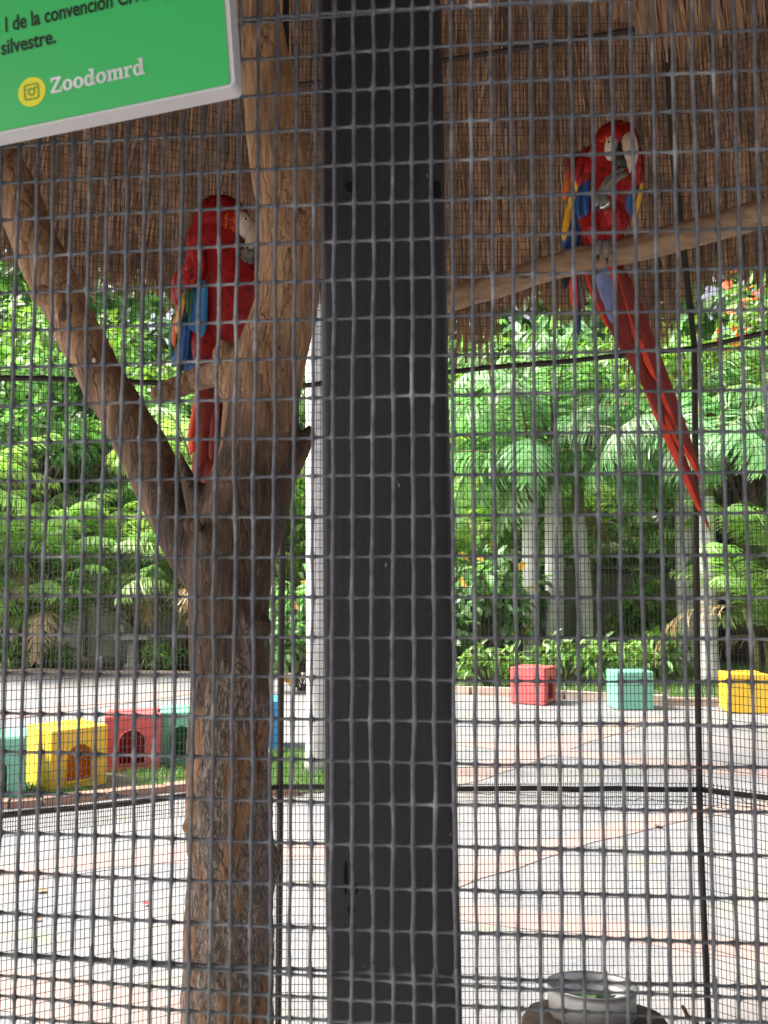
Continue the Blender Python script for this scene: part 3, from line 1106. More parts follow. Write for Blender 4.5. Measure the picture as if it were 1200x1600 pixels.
# ================================================================== the dead tree in the aviary
def mat_trunk():
    m, nt, bs, out = new_mat('dead_tree_wood')
    v = coords(nt)
    sep = nt.nodes.new('ShaderNodeSeparateXYZ')
    nt.links.new(v, sep.inputs[0])
    z = sep.outputs[2]
    def cracks(stretch, scale, width, warp=.05):
        vo = nt.nodes.new('ShaderNodeTexVoronoi')
        vo.feature = 'DISTANCE_TO_EDGE'
        vo.inputs['Scale'].default_value = scale
        wv = nt.nodes.new('ShaderNodeVectorMath')
        wv.operation = 'ADD'
        nt.links.new(coords(nt, stretch), wv.inputs[0])
        nz = nt.nodes.new('ShaderNodeTexNoise')
        nz.inputs['Scale'].default_value = 34
        nz.inputs['Detail'].default_value = 4
        nt.links.new(v, nz.inputs['Vector'])
        sc = nt.nodes.new('ShaderNodeVectorMath')
        sc.operation = 'SCALE'
        sc.inputs['Scale'].default_value = warp
        nt.links.new(nz.outputs['Color'], sc.inputs[0])
        nt.links.new(sc.outputs[0], wv.inputs[1])
        nt.links.new(wv.outputs[0], vo.inputs['Vector'])
        return ramp(nt, [(.0, (0, 0, 0)), (width, (1, 1, 1))], vo.outputs['Distance'])
    big = noise_n(nt, coords(nt, (1, 1, .45)), 9, 5, .6, .5)
    grain = noise_n(nt, coords(nt, (9, 9, .7)), 11, 8, .72, 1.0)
    fib = noise_n(nt, coords(nt, (16, 16, 1.6)), 12, 6, .7, .6)
    fine = noise_n(nt, coords(nt, (3, 3, 1)), 70, 5, .7)
    wood = ramp(nt, [(.32, (.12, .06, .034)), (.44, (.31, .178, .102)), (.58, (.49, .30, .178)), (.8, (.60, .40, .26))], grain)
    split = cracks((1, 1, .10), 26, .07, .02)
    wood = mixc(nt, math_n(nt, 'MULTIPLY', math_n(nt, 'SUBTRACT', 1.0, split), ramp(nt, [(.45, (0, 0, 0)), (.6, (.9, .9, .9))], fine)), wood, (.07, .038, .022))
    wood = mixc(nt, ramp(nt, [(.34, (.85, .85, .85)), (.5, (0, 0, 0))], big), wood, (.15, .088, .054))
    dark = ramp(nt, [(.3, (.028, .018, .013)), (.5, (.066, .040, .028)), (.66, (.118, .074, .052)), (.8, (.21, .145, .108))], fib)
    dark = mixc(nt, ramp(nt, [(.60, (0, 0, 0)), (.70, (.8, .8, .8))], fine), dark, (.24, .17, .125))
    def fissure(stretch, scale, width, dist):
        n_ = noise_n(nt, coords(nt, stretch), scale, 3, .55, dist)
        a_ = math_n(nt, 'ABSOLUTE', math_n(nt, 'SUBTRACT', n_, .5))
        return ramp(nt, [(.0, (.0, .0, .0)), (width, (1, 1, 1))], a_)
    plate = mixc(nt, 1.0, fissure((1, 1, .22), 52, .055, .9), fissure((1, 1, .5), 95, .05, .5), 'MULTIPLY')
    bark = ramp(nt, [(.3, (.10, .075, .06)), (.5, (.22, .168, .135)), (.7, (.34, .275, .23)), (.85, (.46, .39, .34))], fib)
    bark = mixc(nt, .68, bark, plate, 'MULTIPLY')
    orange = ramp(nt, [(.32, (.11, .053, .028)), (.5, (.24, .127, .066)), (.66, (.36, .21, .115)), (.85, (.48, .32, .19))], grain)
    orange = mixc(nt, math_n(nt, 'SUBTRACT', 1.0, split), orange, (.07, .032, .016))
    patch = noise_n(nt, coords(nt, (1, 1, .34)), 12, 5, .6, .6)
    low = mixc(nt, ramp(nt, [(.53, (0, 0, 0)), (.57, (1, 1, 1))], patch), bark, orange)
    # where the bark is worn off: all of the limbs, part of the fork; it stays on the lower trunk
    zz = math_n(nt, 'ADD', z, math_n(nt, 'MULTIPLY_ADD', patch, .7, -.35))
    def step(lo, hi):
        n_ = nt.nodes.new('ShaderNodeMapRange')
        n_.inputs[1].default_value = lo
        n_.inputs[2].default_value = hi
        nt.links.new(zz, n_.inputs[0])
        return n_.outputs[0]
    up1, up2 = step(1.72, 1.92), step(1.40, 1.44)
    c = mixc(nt, up2, low, dark)
    c = mixc(nt, up1, c, wood)
    nt.links.new(c, bs.inputs['Base Color'])
    bs.inputs['Roughness'].default_value = .74
    bs.inputs['Specular IOR Level'].default_value = .3
    h = mixc(nt, up2, math_n(nt, 'MULTIPLY', plate, fib), math_n(nt, 'MULTIPLY', grain, split))
    bump_n(nt, bs, h, .7, .006)
    return m

DT = 1.62
def tq(px, py, dy=0.0):
    return W(px, py, DT + dy)
def tr_(px):
    return px * DT / F

base = tq(357, 1600)
tree_o = thing('dead_tree', 'forked dead tree trunk with worn bark standing inside the aviary', 'tree', (base.x, DT, 0))
mb = MB()
main = [(354, 2326, 84), (356, 2100, 74), (357, 1750, 70), (357, 1600, 68), (357, 1480, 67), (361, 1340, 66), (358, 1230, 65), (360, 1100, 62), (358, 950, 62),
        (362, 880, 66), (382, 800, 69), (406, 710, 63), (410, 625, 60), (426, 550, 58), (447, 480, 50), (455, 400, 50),
        (449, 330, 49), (436, 262, 48), (426, 200, 46), (415, 100, 41), (404, 0, 34), (394, -140, 31), (388, -320, 26)]
mb.tube([tq(x, y, 0.02 * math.sin(y * .004)) for x, y, r in main], [tr_(r) for _, _, r in main], 20)
limb = [(368, 960, 40), (338, 905, 50), (300, 845, 50), (256, 770, 43), (219, 690, 40), (163, 600, 38), (118, 512, 37), (84, 445, 41), (56, 380, 40),
        (25, 300, 38), (-12, 220, 36), (-70, 100, 34), (-150, -60, 30)]
mb.tube([tq(x, y, .03 + .0002 * (900 - y)) for x, y, r in limb], [tr_(r) for _, _, r in limb], 18)
# broken stub by the fork, lump, right-hand snag, knots
mb.tube([tq(385, 640, .02), tq(358, 590, .02), tq(350, 548, .015), tq(352, 532, .012)], [tr_(30), tr_(24), tr_(18), tr_(8)], 12)
mb.tube([tq(438, 745, .0), tq(462, 712, .0), tq(478, 685, .0), tq(487, 668, .0)], [tr_(26), tr_(17), tr_(11), tr_(6)], 12)
mb.tube([tq(330, 830, -.0), tq(310, 785, -.02), tq(292, 742, -.01), tq(279, 702, .0)], [tr_(34), tr_(22), tr_(11), tr_(3)], 12)
mb.tube([tq(340, 830, .0), tq(330, 790, .01), tq(326, 758, .01)], [tr_(40), tr_(32), tr_(16)], 12)
for (x, y, dy, r) in ((66, 462, -.05, 20), (100, 492, -.052, 15), (96, 470, -.048, 20), (300, 820, -.075, 13), (420, 1350, -.02, 22), (300, 1290, -.05, 16), (405, 980, -.05, 20), (330, 1420, -.055, 18)):
    mb.ball(tq(x, y, dy), tr_(r), n=12, m=8)
tme = fuse(mb, .0055, 5)
co = np.zeros(len(tme.vertices) * 3, dtype=np.float32)
tme.vertices.foreach_get('co', co)
co = co.reshape(-1, 3)
no = np.zeros(len(tme.vertices) * 3, dtype=np.float32)
tme.vertices.foreach_get('normal', no)
no = no.reshape(-1, 3)
for i in range(len(co)):
    x, y, z = co[i]
    k = min(max((1.42 - z) / .12, 0), 1)
    a = .0042 * noise.noise(Vector((x * 22, y * 22, z * 7))) + .0016 * noise.noise(Vector((x * 90, y * 90, z * 12)))
    a += k * (.0045 * noise.noise(Vector((x * 48, y * 48, z * 16))) + .0035 * noise.noise(Vector((x * 130, y * 130, z * 45))) + .006 * noise.noise(Vector((x * 9, y * 9, z * 9))))
    # the sunken heart of the knot on the leaning limb
    co[i] += no[i] * a
tme.vertices.foreach_set('co', co.reshape(-1))
tme.update()
m_trunk = mat_trunk()
link('trunk', tme, m_trunk, tree_o)
m_knot = M('knot_wood', (.045, .028, .018), (.12, .07, .04), rough=.9, scale=60, stretch=(1, 1, .5), bump=.6)
for (x, y, dy, rx, rz) in ((102, 488, -.076, 9, 16), (303, 1122, -.03, 5, 26), (306, 822, -.088, 9, 11), (468, 330, -.045, 4, 6), (452, 392, -.054, 3, 5), (436, 545, -.058, 3, 4)):
    m = MB()
    m.ball(tq(x, y, dy), tr_(rx), .006, tr_(rz), rot=Matrix.Rotation(.5 if y == 488 else 0, 3, 'Y'))
    part('knot', m, m_knot, tree_o)
m_drop = M('dried_dropping', (.72, .70, .64), rough=.8)
for (x, y) in ((147, 563), (217, 685), (150, 447)):
    hit = BVHTree.FromPolygons([v.co + origin(tree_o) for v in tme.vertices], [list(p.vertices) for p in tme.polygons]).ray_cast(EYE, (tq(x, y) - EYE).normalized())[0]
    if hit is not None:
        m = MB()
        m.ball(hit, .004, .002, .005)
        part('dropping', m, m_drop, tree_o)
m = MB()
m.tube([tq(375, 566, .05), tq(345, 582, .12), tq(310, 592, .18), tq(275, 606, .2), tq(248, 616, .2), tq(236, 620, .2)],
       [tr_(26), tr_(23), tr_(21), tr_(20), tr_(18), tr_(9)], 12)
sme = fuse(m, .006, 2)
link('perch_stub', sme, m_trunk, tree_o)

# ================================================================== the perch pole on the right
m_perch = M('perch_wood', (.40, .26, .165), (.20, .125, .08), rough=.75, scale=14, stretch=(1.2, 6, 6), bump=.6, bdist=.004, detail=8)
pr = thing('perch_branch', 'bare brown perch branch slanting up to the right behind the post', 'branch', W(700, 465, 1.92))
m = MB()
pp = [(540, 512, 2.02, 22), (640, 486, 1.97, 21), (720, 462, 1.93, 20), (790, 442, 1.91, 20), (860, 418, 1.90, 21), (920, 402, 1.89, 22), (980, 390, 1.88, 22),
      (1030, 378, 1.87, 22), (1090, 362, 1.85, 23), (1150, 345, 1.83, 23), (1220, 325, 1.80, 23), (1330, 295, 1.75, 24), (1480, 255, 1.70, 24)]
m.tube([W(x, y, d) for x, y, d, r in pp], [r * d / F for x, y, d, r in pp], 16)
bme2 = fuse(m, .005, 3)
for v in bme2.vertices:
    v.co += v.normal * (.0028 * noise.noise(Vector((v.co.x * 14, v.co.y * 40, v.co.z * 40))) + .0012 * noise.noise(v.co * 90))
link('bough', bme2, m_perch, pr)
for x, y in ((1040, 374), (820, 430)):
    m = MB()
    m.ball(W(x, y, 1.86), .011, .006, .007)
    part('knot', m, m_knot, pr)

# ================================================================== steel bowl on its stump
bc = W(925, 1540, 1.90)
top_z = bc.z - .062
m_stump = M('stump_wood', (.11, .07, .05), (.04, .028, .022), rough=.85, scale=16, stretch=(2, 2, .6), bump=.7, bdist=.008, detail=8)
st_o = thing('tree_stump', 'dark rough wooden stump under the steel bowl', 'stump', (bc.x + .005, bc.y, 0))
m = MB()
N = 40
vs, fs = [], []
prof = [(.155, -.01), (.15, .25), (.155, .5), (.142, top_z - .03), (.146, top_z - .014), (.136, top_z), (.10, top_z + .001), (.0, top_z + .002)]
for (r, z) in prof:
    for k in range(N):
        a = 2 * math.pi * k / N
        q = r * (1 + .07 * noise.noise(Vector((math.cos(a) * 2, math.sin(a) * 2, 3))) + .03 * noise.noise(Vector((math.cos(a) * 7, math.sin(a) * 7, z * 6))))
        dz = -math.tan(math.radians(7)) * q * math.sin(a) if z > top_z - .1 else 0     # the cut slopes away
        vs.append((bc.x + .005 + q * math.cos(a), bc.y + q * math.sin(a), z + dz))
for i in range(len(prof) - 1):
    for k in range(N):
        k2 = (k + 1) % N
        fs.append((i * N + k, i * N + k2, (i + 1) * N + k2, (i + 1) * N + k))
m.add(vs, fs)
part('log', m, m_stump, st_o)
m_bowl = M('brushed_steel', (.56, .55, .53), (.44, .43, .42), rough=.42, scale=30, stretch=(1, 1, 8), bump=.05, metallic=.8)
bo = thing('steel_bowl', 'round stainless steel bowl of water on the stump', 'bowl', (bc.x, bc.y, bc.z - .058))
m = MB()
m.lathe((bc.x, bc.y, bc.z - .058), [(0, 0), (.080, 0), (.0845, .006), (.0862, .045), (.0868, .054), (.0895, .056), (.090, .0582), (.0882, .0592), (.0852, .056), (.0842, .045), (.082, .010), (0, .008)], 56)
part('basin', m, m_bowl, bo)
mw, nt, bs, out = new_mat('bowl_water')
bs.inputs['Base Color'].default_value = (.75, .85, .80, 1)
bs.inputs['Roughness'].default_value = .03
bs.inputs['Transmission Weight'].default_value = 1.0
bs.inputs['IOR'].default_value = 1.33
m = MB()
m.lathe((bc.x, bc.y, bc.z - .058), [(0, .0385), (.0795, .0385), (.0795, .0375), (0, .0375)], 40)
part('water', m, mw, bo)
bo.rotation_euler = (math.radians(-7), math.radians(1.0), 0)
m_scrap = M('wet_leaf', (.05, .13, .035), (.02, .06, .02), rough=.4, scale=40, bump=.2)
for k, (dx, dy, s, a) in enumerate(((.004, -.01, .034, .4), (-.022, -.022, .026, 2.4), (.030, -.02, .024, 1.2))):
    V, Fc = inst(LV, LF3, np.array([[bc.x + dx, bc.y + dy, bc.z - .0175 + k * .0006]]), np.array([[math.cos(a), math.sin(a), 0]]), np.array([[0, 0, 1.0]]), s * 1.3, s)
    me = np_mesh('leaf', V, Fc, np.full(len(V), .5))
    o = link('floating_leaf', me, m_scrap)
    tag(o, ['green leaf floating in the middle of the steel bowl', 'green leaf floating left in the steel bowl', 'green leaf floating right in the steel bowl'][k], 'leaf', 'leaves in the bowl')
m_rust = M('rusty_wire', (.15, .07, .045), (.07, .035, .025), rough=.8, scale=90)
m = MB()
m.tube([W(1066, 1573, 1.6), W(1070, 1578, 1.59), W(1074, 1588, 1.6), W(1084, 1592, 1.6), W(1090, 1600, 1.6), W(1096, 1640, 1.62), W(1098, 1900, 1.7), W(1098, 2220, 1.72)], .0035, 6)
tag(part('rusty_wire', m, m_rust, None), 'twisted rusty wire end standing right of the bowl', 'wire')

# bits fallen on the paving
for px, py, sz, mt_, lb in ((229, 1412, .05, M('red_petal', (.55, .03, .06), bump=0), 'red petal lying on the paving left of the dead tree'),
                            (59, 1436, .04, M('orange_petal', (.6, .18, .05), bump=0), 'orange petal on the paving near the lower left corner'),
                            (64, 1392, .07, M('dry_leaf', (.35, .24, .10), bump=0), 'dry tan leaf on the paving at lower left'),
                            (1030, 1291, .07, M('grey_dry_leaf', (.14, .12, .10), bump=0), 'dark dry leaf on the paving right of the post')):
    g = G(px, py, .012)
    V, Fc = inst(LV, LF3, np.array([[g.x - sz / 2, g.y, g.z]]), np.array([[1.0, .3, .05]]), np.array([[0, 0, 1.0]]), sz, sz * .7)
    tag(link('fallen_petal' if 'petal' in lb else 'fallen_leaf', np_mesh('leaf', V, Fc, np.full(len(V), .5)), mt_), lb, 'petal' if 'petal' in lb else 'leaf')
# ================================================================== the two macaws
def feather_mat(name, c1, c2, sheen=.3, trans=None, rough=.5):
    return M(name, c1, c2, rough=rough, scale=60, stretch=(1, 1, .35), bump=.35, bdist=.0012, attr=.15, spec=.35, trans=trans)

m_red = feather_mat('scarlet_feather', (.46, .018, .018), (.30, .010, .011))
m_dred = feather_mat('deep_red_feather', (.25, .012, .012), (.15, .008, .008))
m_tail = feather_mat('tail_feather_red', (.74, .075, .025), (.55, .035, .017), trans=(.30, .14, .08))
m_tail_shade = feather_mat('tail_feather_shaded', (.27, .025, .015), (.17, .015, .012), trans=(.15, .08, .06))  # tail red darkened: shade on the undersides is put into the colour
m_blue = feather_mat('blue_feather', (.035, .15, .46), (.02, .08, .28))
m_sky = feather_mat('bright_blue_feather', (.03, .28, .55), (.02, .17, .40))
m_navy = feather_mat('navy_feather', (.02, .055, .20), (.012, .03, .11))
m_lav = feather_mat('lavender_feather', (.24, .28, .52), (.15, .18, .38))
m_yel = feather_mat('yellow_feather', (.85, .50, .02), (.75, .36, .02))
m_org = feather_mat('orange_feather', (.78, .17, .02), (.62, .08, .02))
m_grn = feather_mat('green_feather', (.05, .20, .06), (.03, .11, .06))
m_blk = feather_mat('black_feather', (.018, .016, .018), (.01, .01, .012))
m_skin = M('bare_face_skin', (.72, .61, .54), (.60, .47, .41), rough=.6, scale=120, stretch=(1, 1, 3), bump=.3, bdist=.0006)
m_horn = M('pale_beak_horn', (.70, .59, .48), (.54, .42, .32), rough=.35, scale=30, bump=.15, bdist=.0005)
m_bbeak = M('black_beak', (.025, .023, .022), (.05, .045, .04), rough=.35, scale=30, bump=.1)
m_foot = M('grey_foot_skin', (.23, .205, .185), (.11, .098, .09), rough=.7, scale=220, bump=.6, bdist=.0008)
m_claw = M('black_claw', (.03, .027, .025), rough=.4, bump=0)
m_iris = M('pale_iris', (.75, .68, .38), rough=.2, bump=0)
m_pupil = M('pupil', (.006, .006, .006), rough=.1, bump=0)
m_ring = M('leg_ring', (.75, .75, .72), rough=.3, metallic=1.0, bump=0)

class Bird:
    def __init__(s, D, base_px, label):
        s.D = D
        b = W(*base_px, D)
        s.root = thing('scarlet_macaw', label, 'macaw', b, 'scarlet macaws')
    def q(s, px, py, dy=0.0):
        return W(px, py, s.D + dy)
    def r(s, px):
        return px * s.D / F
    def see(s, *meshes):
        """Remember the surfaces that feathers lie on."""
        V, P = [], []
        for me in meshes:
            o = len(V)
            V += [v.co.copy() for v in me.vertices]
            P += [[i + o for i in p.vertices] for p in me.polygons]
        s.bvh = BVHTree.FromPolygons(V, P)
    def on(s, px, py, lift, dy):
        """(px, py, depth) a little proud of the body there; dy where the body is not behind it."""
        d = (W(px, py, 1.0) - EYE).normalized()
        hit = s.bvh.ray_cast(EYE, d)[0]
        return (px, py, min(hit.y - s.D - lift, dy) if hit is not None else dy)
    def feather(s, name, parent, a, b, w, mt, nrm=(0, -1, .1), bend=.0, blunt=.55, mt2=None, point=2.4):
        """One vane: a and b are (px, py, dy); w is its width in pixels."""
        A, B = s.q(*a), s.q(*b)
        t = (B - A)
        L = t.length
        t = t / L
        n_ = Vector(nrm)
        n_ = (n_ - t * n_.dot(t)).normalized()
        u = t.cross(n_)
        wd = s.r(w) / 2
        V, Fc = [], []
        K = 11
        for i in range(K):
            k = i / (K - 1)
            f = min(1, (k / .22 + .15)) ** .6
            e = max(0.0, (k - blunt) / (1 - blunt))
            f *= math.sqrt(max(0, 1 - e ** 2.4)) if point == 2.4 else max(0, 1 - e) ** point
            f = max(f, .04)
            c = A + t * (L * k) + n_ * (bend * math.sin(math.pi * k * .9)) 
            V += [c + u * wd * f - n_ * wd * .22 * f, c, c - u * wd * f - n_ * wd * .22 * f]
        for i in range(K - 1):
            o = 3 * i
            Fc += [(o, o + 1, o + 4, o + 3), (o + 1, o + 2, o + 5, o + 4)]
        me = np_mesh(name, np.array([tuple(v) for v in V]), np.array(Fc), np.full(len(V), random.random()))
        ob = link(name, me, mt, parent)
        if mt2 is not None:
            me.materials.append(mt2)
            me.polygons.foreach_set('material_index', np.array([0, 1] * (K - 1), dtype=np.int32))
        sm = ob.modifiers.new('thick', 'SOLIDIFY')
        sm.thickness = .0007
        return ob
    def tufts(s, parent, body, n, mt_of, skip, size, flow):
        """Short overlapping contour feathers over the body, one mesh per colour."""
        body.calc_loop_triangles()
        tri = np.zeros(len(body.loop_triangles) * 3, dtype=np.int32)
        body.loop_triangles.foreach_get('vertices', tri)
        tri = tri.reshape(-1, 3)
        co = np.zeros(len(body.vertices) * 3); body.vertices.foreach_get('co', co); co = co.reshape(-1, 3)
        no = np.zeros(len(body.vertices) * 3); body.vertices.foreach_get('normal', no); no = no.reshape(-1, 3)
        a, b, c = co[tri[:, 0]], co[tri[:, 1]], co[tri[:, 2]]
        ar = np.linalg.norm(np.cross(b - a, c - a), axis=1)
        pick = rng.choice(len(tri), n, p=ar / ar.sum())
        w = rng.dirichlet((1, 1, 1), n)
        P = (co[tri[pick]] * w[:, :, None]).sum(1)
        Nn = nrm_((no[tri[pick]] * w[:, :, None]).sum(1))
        off = np.array(origin(s.root))
        groups = {}
        for i in range(n):
            wp_ = Vector(P[i] + off)
            if skip(wp_):
                continue
            groups.setdefault(mt_of(wp_), []).append(i)
        tv = np.array([(0, 0, -.05), (.3, .45, .02), (.3, -.45, .02), (.72, .42, .06), (.72, -.42, .06), (1, 0, .06)], float)
        tf = np.array([(0, 2, 1), (1, 2, 3), (2, 4, 3), (3, 4, 5)])
        for mt, idx in groups.items():
            idx = np.array(idx)
            fl = np.array([flow(Vector(P[i] + off)) for i in idx])
            ax = fl + rng.normal(0, .13, fl.shape)
            ax = ax - Nn[idx] * (ax * Nn[idx]).sum(1, keepdims=True)
            sz = size * rng.uniform(.7, 1.25, len(idx))
            V, Fc = inst(tv, tf, P[idx], ax, Nn[idx], sz, sz * .75)
            me = np_mesh('plumage', V, Fc, np.repeat(rng.random(len(idx)), len(tv)))
            me.transform(Matrix.Translation(off))
            o = link('plumage', me, mt, parent)
            o['kind'] = 'stuff'
    def toes(s, parent, wrist, tips, r0, knuckle):
        """A zygodactyl foot: every toe its own bent chain ending in a claw."""
        for tip, kn in zip(tips, knuckle):
            m = MB()
            m.tube([s.q(*wrist), s.q(*kn), (s.q(*kn) + s.q(*tip)) / 2 + Vector((0, -.003, .002)), s.q(*tip)], [s.r(r0), s.r(r0 * .95), s.r(r0 * .85), s.r(r0 * .6)], 8)
            tq_ = part('toe', m, m_foot, parent)
            d = (s.q(*tip) - s.q(*kn)).normalized()
            m = MB()
            e = s.q(*tip)
            m.tube([e - d * .002, e + d * .005 + Vector((0, 0, -.002)), e + d * .009 + Vector((0, .001, -.007))], [s.r(r0 * .5), s.r(r0 * .36), .0004], 7)
            part('claw', m, m_claw, tq_)

# ------------------------------------------------------------------ right bird: facing us, eating from its raised foot
R_ = Bird(1.86, (940, 395), 'scarlet macaw on the right perch, eating from its raised foot, long red tail hanging')
q, r = R_.q, R_.r
mb = MB()
sp = [(932, 408, .055, 18), (935, 390, .045, 28), (940, 365, .02, 34), (946, 335, .0, 37), (950, 305, -.008, 39), (953, 275, -.005, 42), (956, 250, -.005, 41), (960, 230, -.008, 37), (963, 212, -.006, 28)]
mb.tube([q(x, y, d) for x, y, d, _ in sp], [r(k) for *_, k in sp], 20, flat=.92)
mb.ball(q(962, 222, -.012), r(35), r(38), r(30), 18, 12)
mb.ball(q(944, 240, -.012), r(18), r(20), r(26), 14, 10)
mb.tube([q(925, 330, .0), q(930, 360, -.02), q(940, 378, -.025)], [r(24), r(20), r(10)], 12)      # thigh of the standing leg
mb.tube([q(962, 345, -.01), q(955, 330, -.045), q(946, 318, -.062)], [r(24), r(17), r(9)], 12)     # thigh of the raised leg
bme_ = fuse(mb, .0038, 5)
bme_w = bme_.copy()
body = link('body', bme_, m_red, R_.root)
tdir = (q(935, 400, .05) - q(960, 220, -.01)).normalized()
def flow_r(p):
    return tdir
head_r = q(962, 222, -.012)
def col_r(p):
    if (p - q(942, 232, -.03)).length < r(24):
        return m_org if random.random() < .4 else m_red
    if p.z > q(960, 218, 0).z and p.x > q(965, 0, 0).x:
        return m_dred
    return m_red if random.random() < .85 else m_dred
def skip_r(p):
    v = p - q(975, 236, -.05)
    return v.length < r(26) or (p - q(954, 236, -.05)).length < r(26)
R_.tufts(body, bme_, 2600, col_r, skip_r, .013, flow_r)
# bare cheeks, eye, beak
m = MB()
m.ball(q(954, 234, -.042), r(11), r(15), r(27), 16, 12, Matrix.Rotation(.10, 3, 'Y'))
part('cheek', m, m_skin, R_.root)
m = MB()
m.ball(q(951, 222, -.060), r(3.4))
ey = part('eye', m, m_iris, R_.root)
m = MB()
m.ball(q(951, 222, -.0627), r(1.8))
part('pupil', m, m_pupil, ey)
m = MB()
ub = [(981, 214, -.040, 10), (983, 222, -.058, 12), (985, 234, -.070, 12), (986, 246, -.075, 10.5), (986, 256, -.073, 7.5), (985, 264, -.068, 4), (984, 270, -.064, .8)]
m.tube([q(x, y, d) for x, y, d, _ in ub], [r(k) for *_, k in ub], 14, flat=1.15)
part('upper_beak', m, m_horn, R_.root)
m = MB()
lb_ = [(970, 236, -.045, 11), (970, 248, -.062, 11), (973, 258, -.068, 8), (978, 263, -.068, 3)]
m.tube([q(x, y, d) for x, y, d, _ in lb_], [r(k) for *_, k in lb_], 12)
part('lower_beak', m, m_bbeak, R_.root)
m = MB()
m.ball(q(969, 234, -.056), r(4.5), r(6), r(11))  # black ball standing in for the dark gap between cheek and beak
part('beak_dark_gap', m, m_bbeak, R_.root)
# raised foot with its ring, standing foot
m = MB()
m.tube([q(948, 322, -.06), q(940, 314, -.075), q(936, 304, -.085)], [r(9), r(8.5), r(10)], 10)
ft = part('raised_foot', m, m_foot, R_.root)
m = MB()
m.tube([q(944, 318.5, -.0655), q(941.5, 315.5, -.071)], [r(10.5), r(10.5)], 16)
part('leg_ring', m, m_ring, ft)
R_.toes(ft, (938, 304, -.085), [(972, 264, -.088), (978, 272, -.092), (966, 274, -.100), (934, 322, -.098)], 6.2,
        [(950, 282, -.096), (957, 285, -.098), (950, 290, -.104), (930, 310, -.100)])
m = MB()
m.tube([q(938, 372, -.02), q(944, 384, -.022)], [r(10), r(9)], 10)
fs_ = part('standing_foot', m, m_foot, R_.root)
R_.toes(fs_, (944, 380, -.022), [(934, 398, -.034), (948, 402, -.036), (958, 392, -.030), (955, 398, .03)], 6.5,
        [(934, 380, -.040), (946, 382, -.044), (956, 380, -.034), (956, 378, .01)])
# wings
def wing(B, body_me, path, radii, mt, feathers, nrm):
    m = MB()
    m.tube([B.q(*p) for p in path], [B.r(k) for k in radii], 14, up=(1, 0, 0))
    wm = fuse(m, .004, 4)
    B.see(body_me, wm)
    todo = []
    for i, f in enumerate(feathers):
        (ax, ay, al, ad), (bx, by, bl_, bd), wd, mt_ = f[:4]
        todo.append((B.on(ax, ay, al, ad), B.on(bx, by, bl_, bd), wd, mt_))
    w = link('wing', wm, mt, B.root)
    for a, b, wd, mt_ in todo:
        B.feather('wing_feather', w, a, b, wd, mt_, nrm, .003, .6)
    return w
LW = []
def LF_(a, b, w_, mt, l0=.004, l1=.006, d0=.02, d1=.03):
    LW.append(((*a, l0, d0), (*b, l1, d1), w_, mt))
for i in range(6):       # primaries behind, reaching to the perch
    LF_((908 - i * 3, 305 + i * 8), (898 - i * 3.6, 402 - i * 3), 13, m_blue if i % 2 else m_navy, .002, .004, .03, .05)
LF_((896, 385), (904, 527), 12, m_navy, 0, 0, .062, .078); LF_((893, 385), (899, 497), 13, m_tail, 0, 0, .06, .075)
LF_((888, 390), (883, 452), 14, m_blk, 0, 0, .065, .075); LF_((899, 390), (894, 470), 12, m_navy, 0, 0, .066, .08)
for i in range(5):       # blue inner coverts
    LF_((917 - i * 3.0, 272 + 3 * i), (916 - i * 3.6, 338 + i * 2), 11, m_navy if i % 3 else m_blue, .007, .008, .0, .01)
for i in range(7):       # yellow band
    LF_((904 - i * 2.4, 270 + 8 * i), (894 - i * 2.2, 318 + 10 * i), 10, (m_yel, m_yel, m_grn, m_yel, m_yel, m_yel, m_yel)[i], .010, .009, .005, .02)
for i in range(4):
    LF_((893 - i * 1.5, 258 + 8 * i), (885 - i, 286 + 9 * i), 8, m_org, .011, .009, .004, .015)
for i in range(18):      # scarlet shoulder
    x = 920 - (i % 5) * 6 + random.uniform(-2, 2)
    y = 228 + (i // 5) * 11 + (i % 5) * 3
    LF_((x, y), (x - 4, y + 24), 13, m_dred if i % 3 == 0 else m_red, .012, .012, .006, .006)
wing(R_, bme_w, [(914, 246, .006), (908, 264, .006), (904, 295, .014), (898, 340, .032), (892, 385, .05)], [11, 17, 14, 10, 4], m_dred, LW, (-.45, -.88, .1))
LW = []
for i in range(5):
    LF_((992 - i * 2, 286 + i * 4), (982 - i * 3, 352 + i * 3), 13, m_navy if i % 2 else m_blue, .005, .006, .012, .03)
for i in range(4):
    LF_((1003 - i, 278 + i * 7), (996 - i * 3.5, 328 + 9 * i), 7, m_yel, .008, .008, .01, .03)
for i in range(9):
    LF_((1001 - (i % 3) * 5, 232 + i * 4.5), (1003 - (i % 3) * 5, 256 + i * 5), 11, m_red if i % 3 else m_dred, .010, .010, .006, .006)
wing(R_, bme_w, [(988, 244, .012), (995, 262, .010), (995, 290, .016), (989, 325, .03), (983, 345, .035)], [8, 12, 10, 7, 3], m_dred, LW, (.45, -.88, .1))
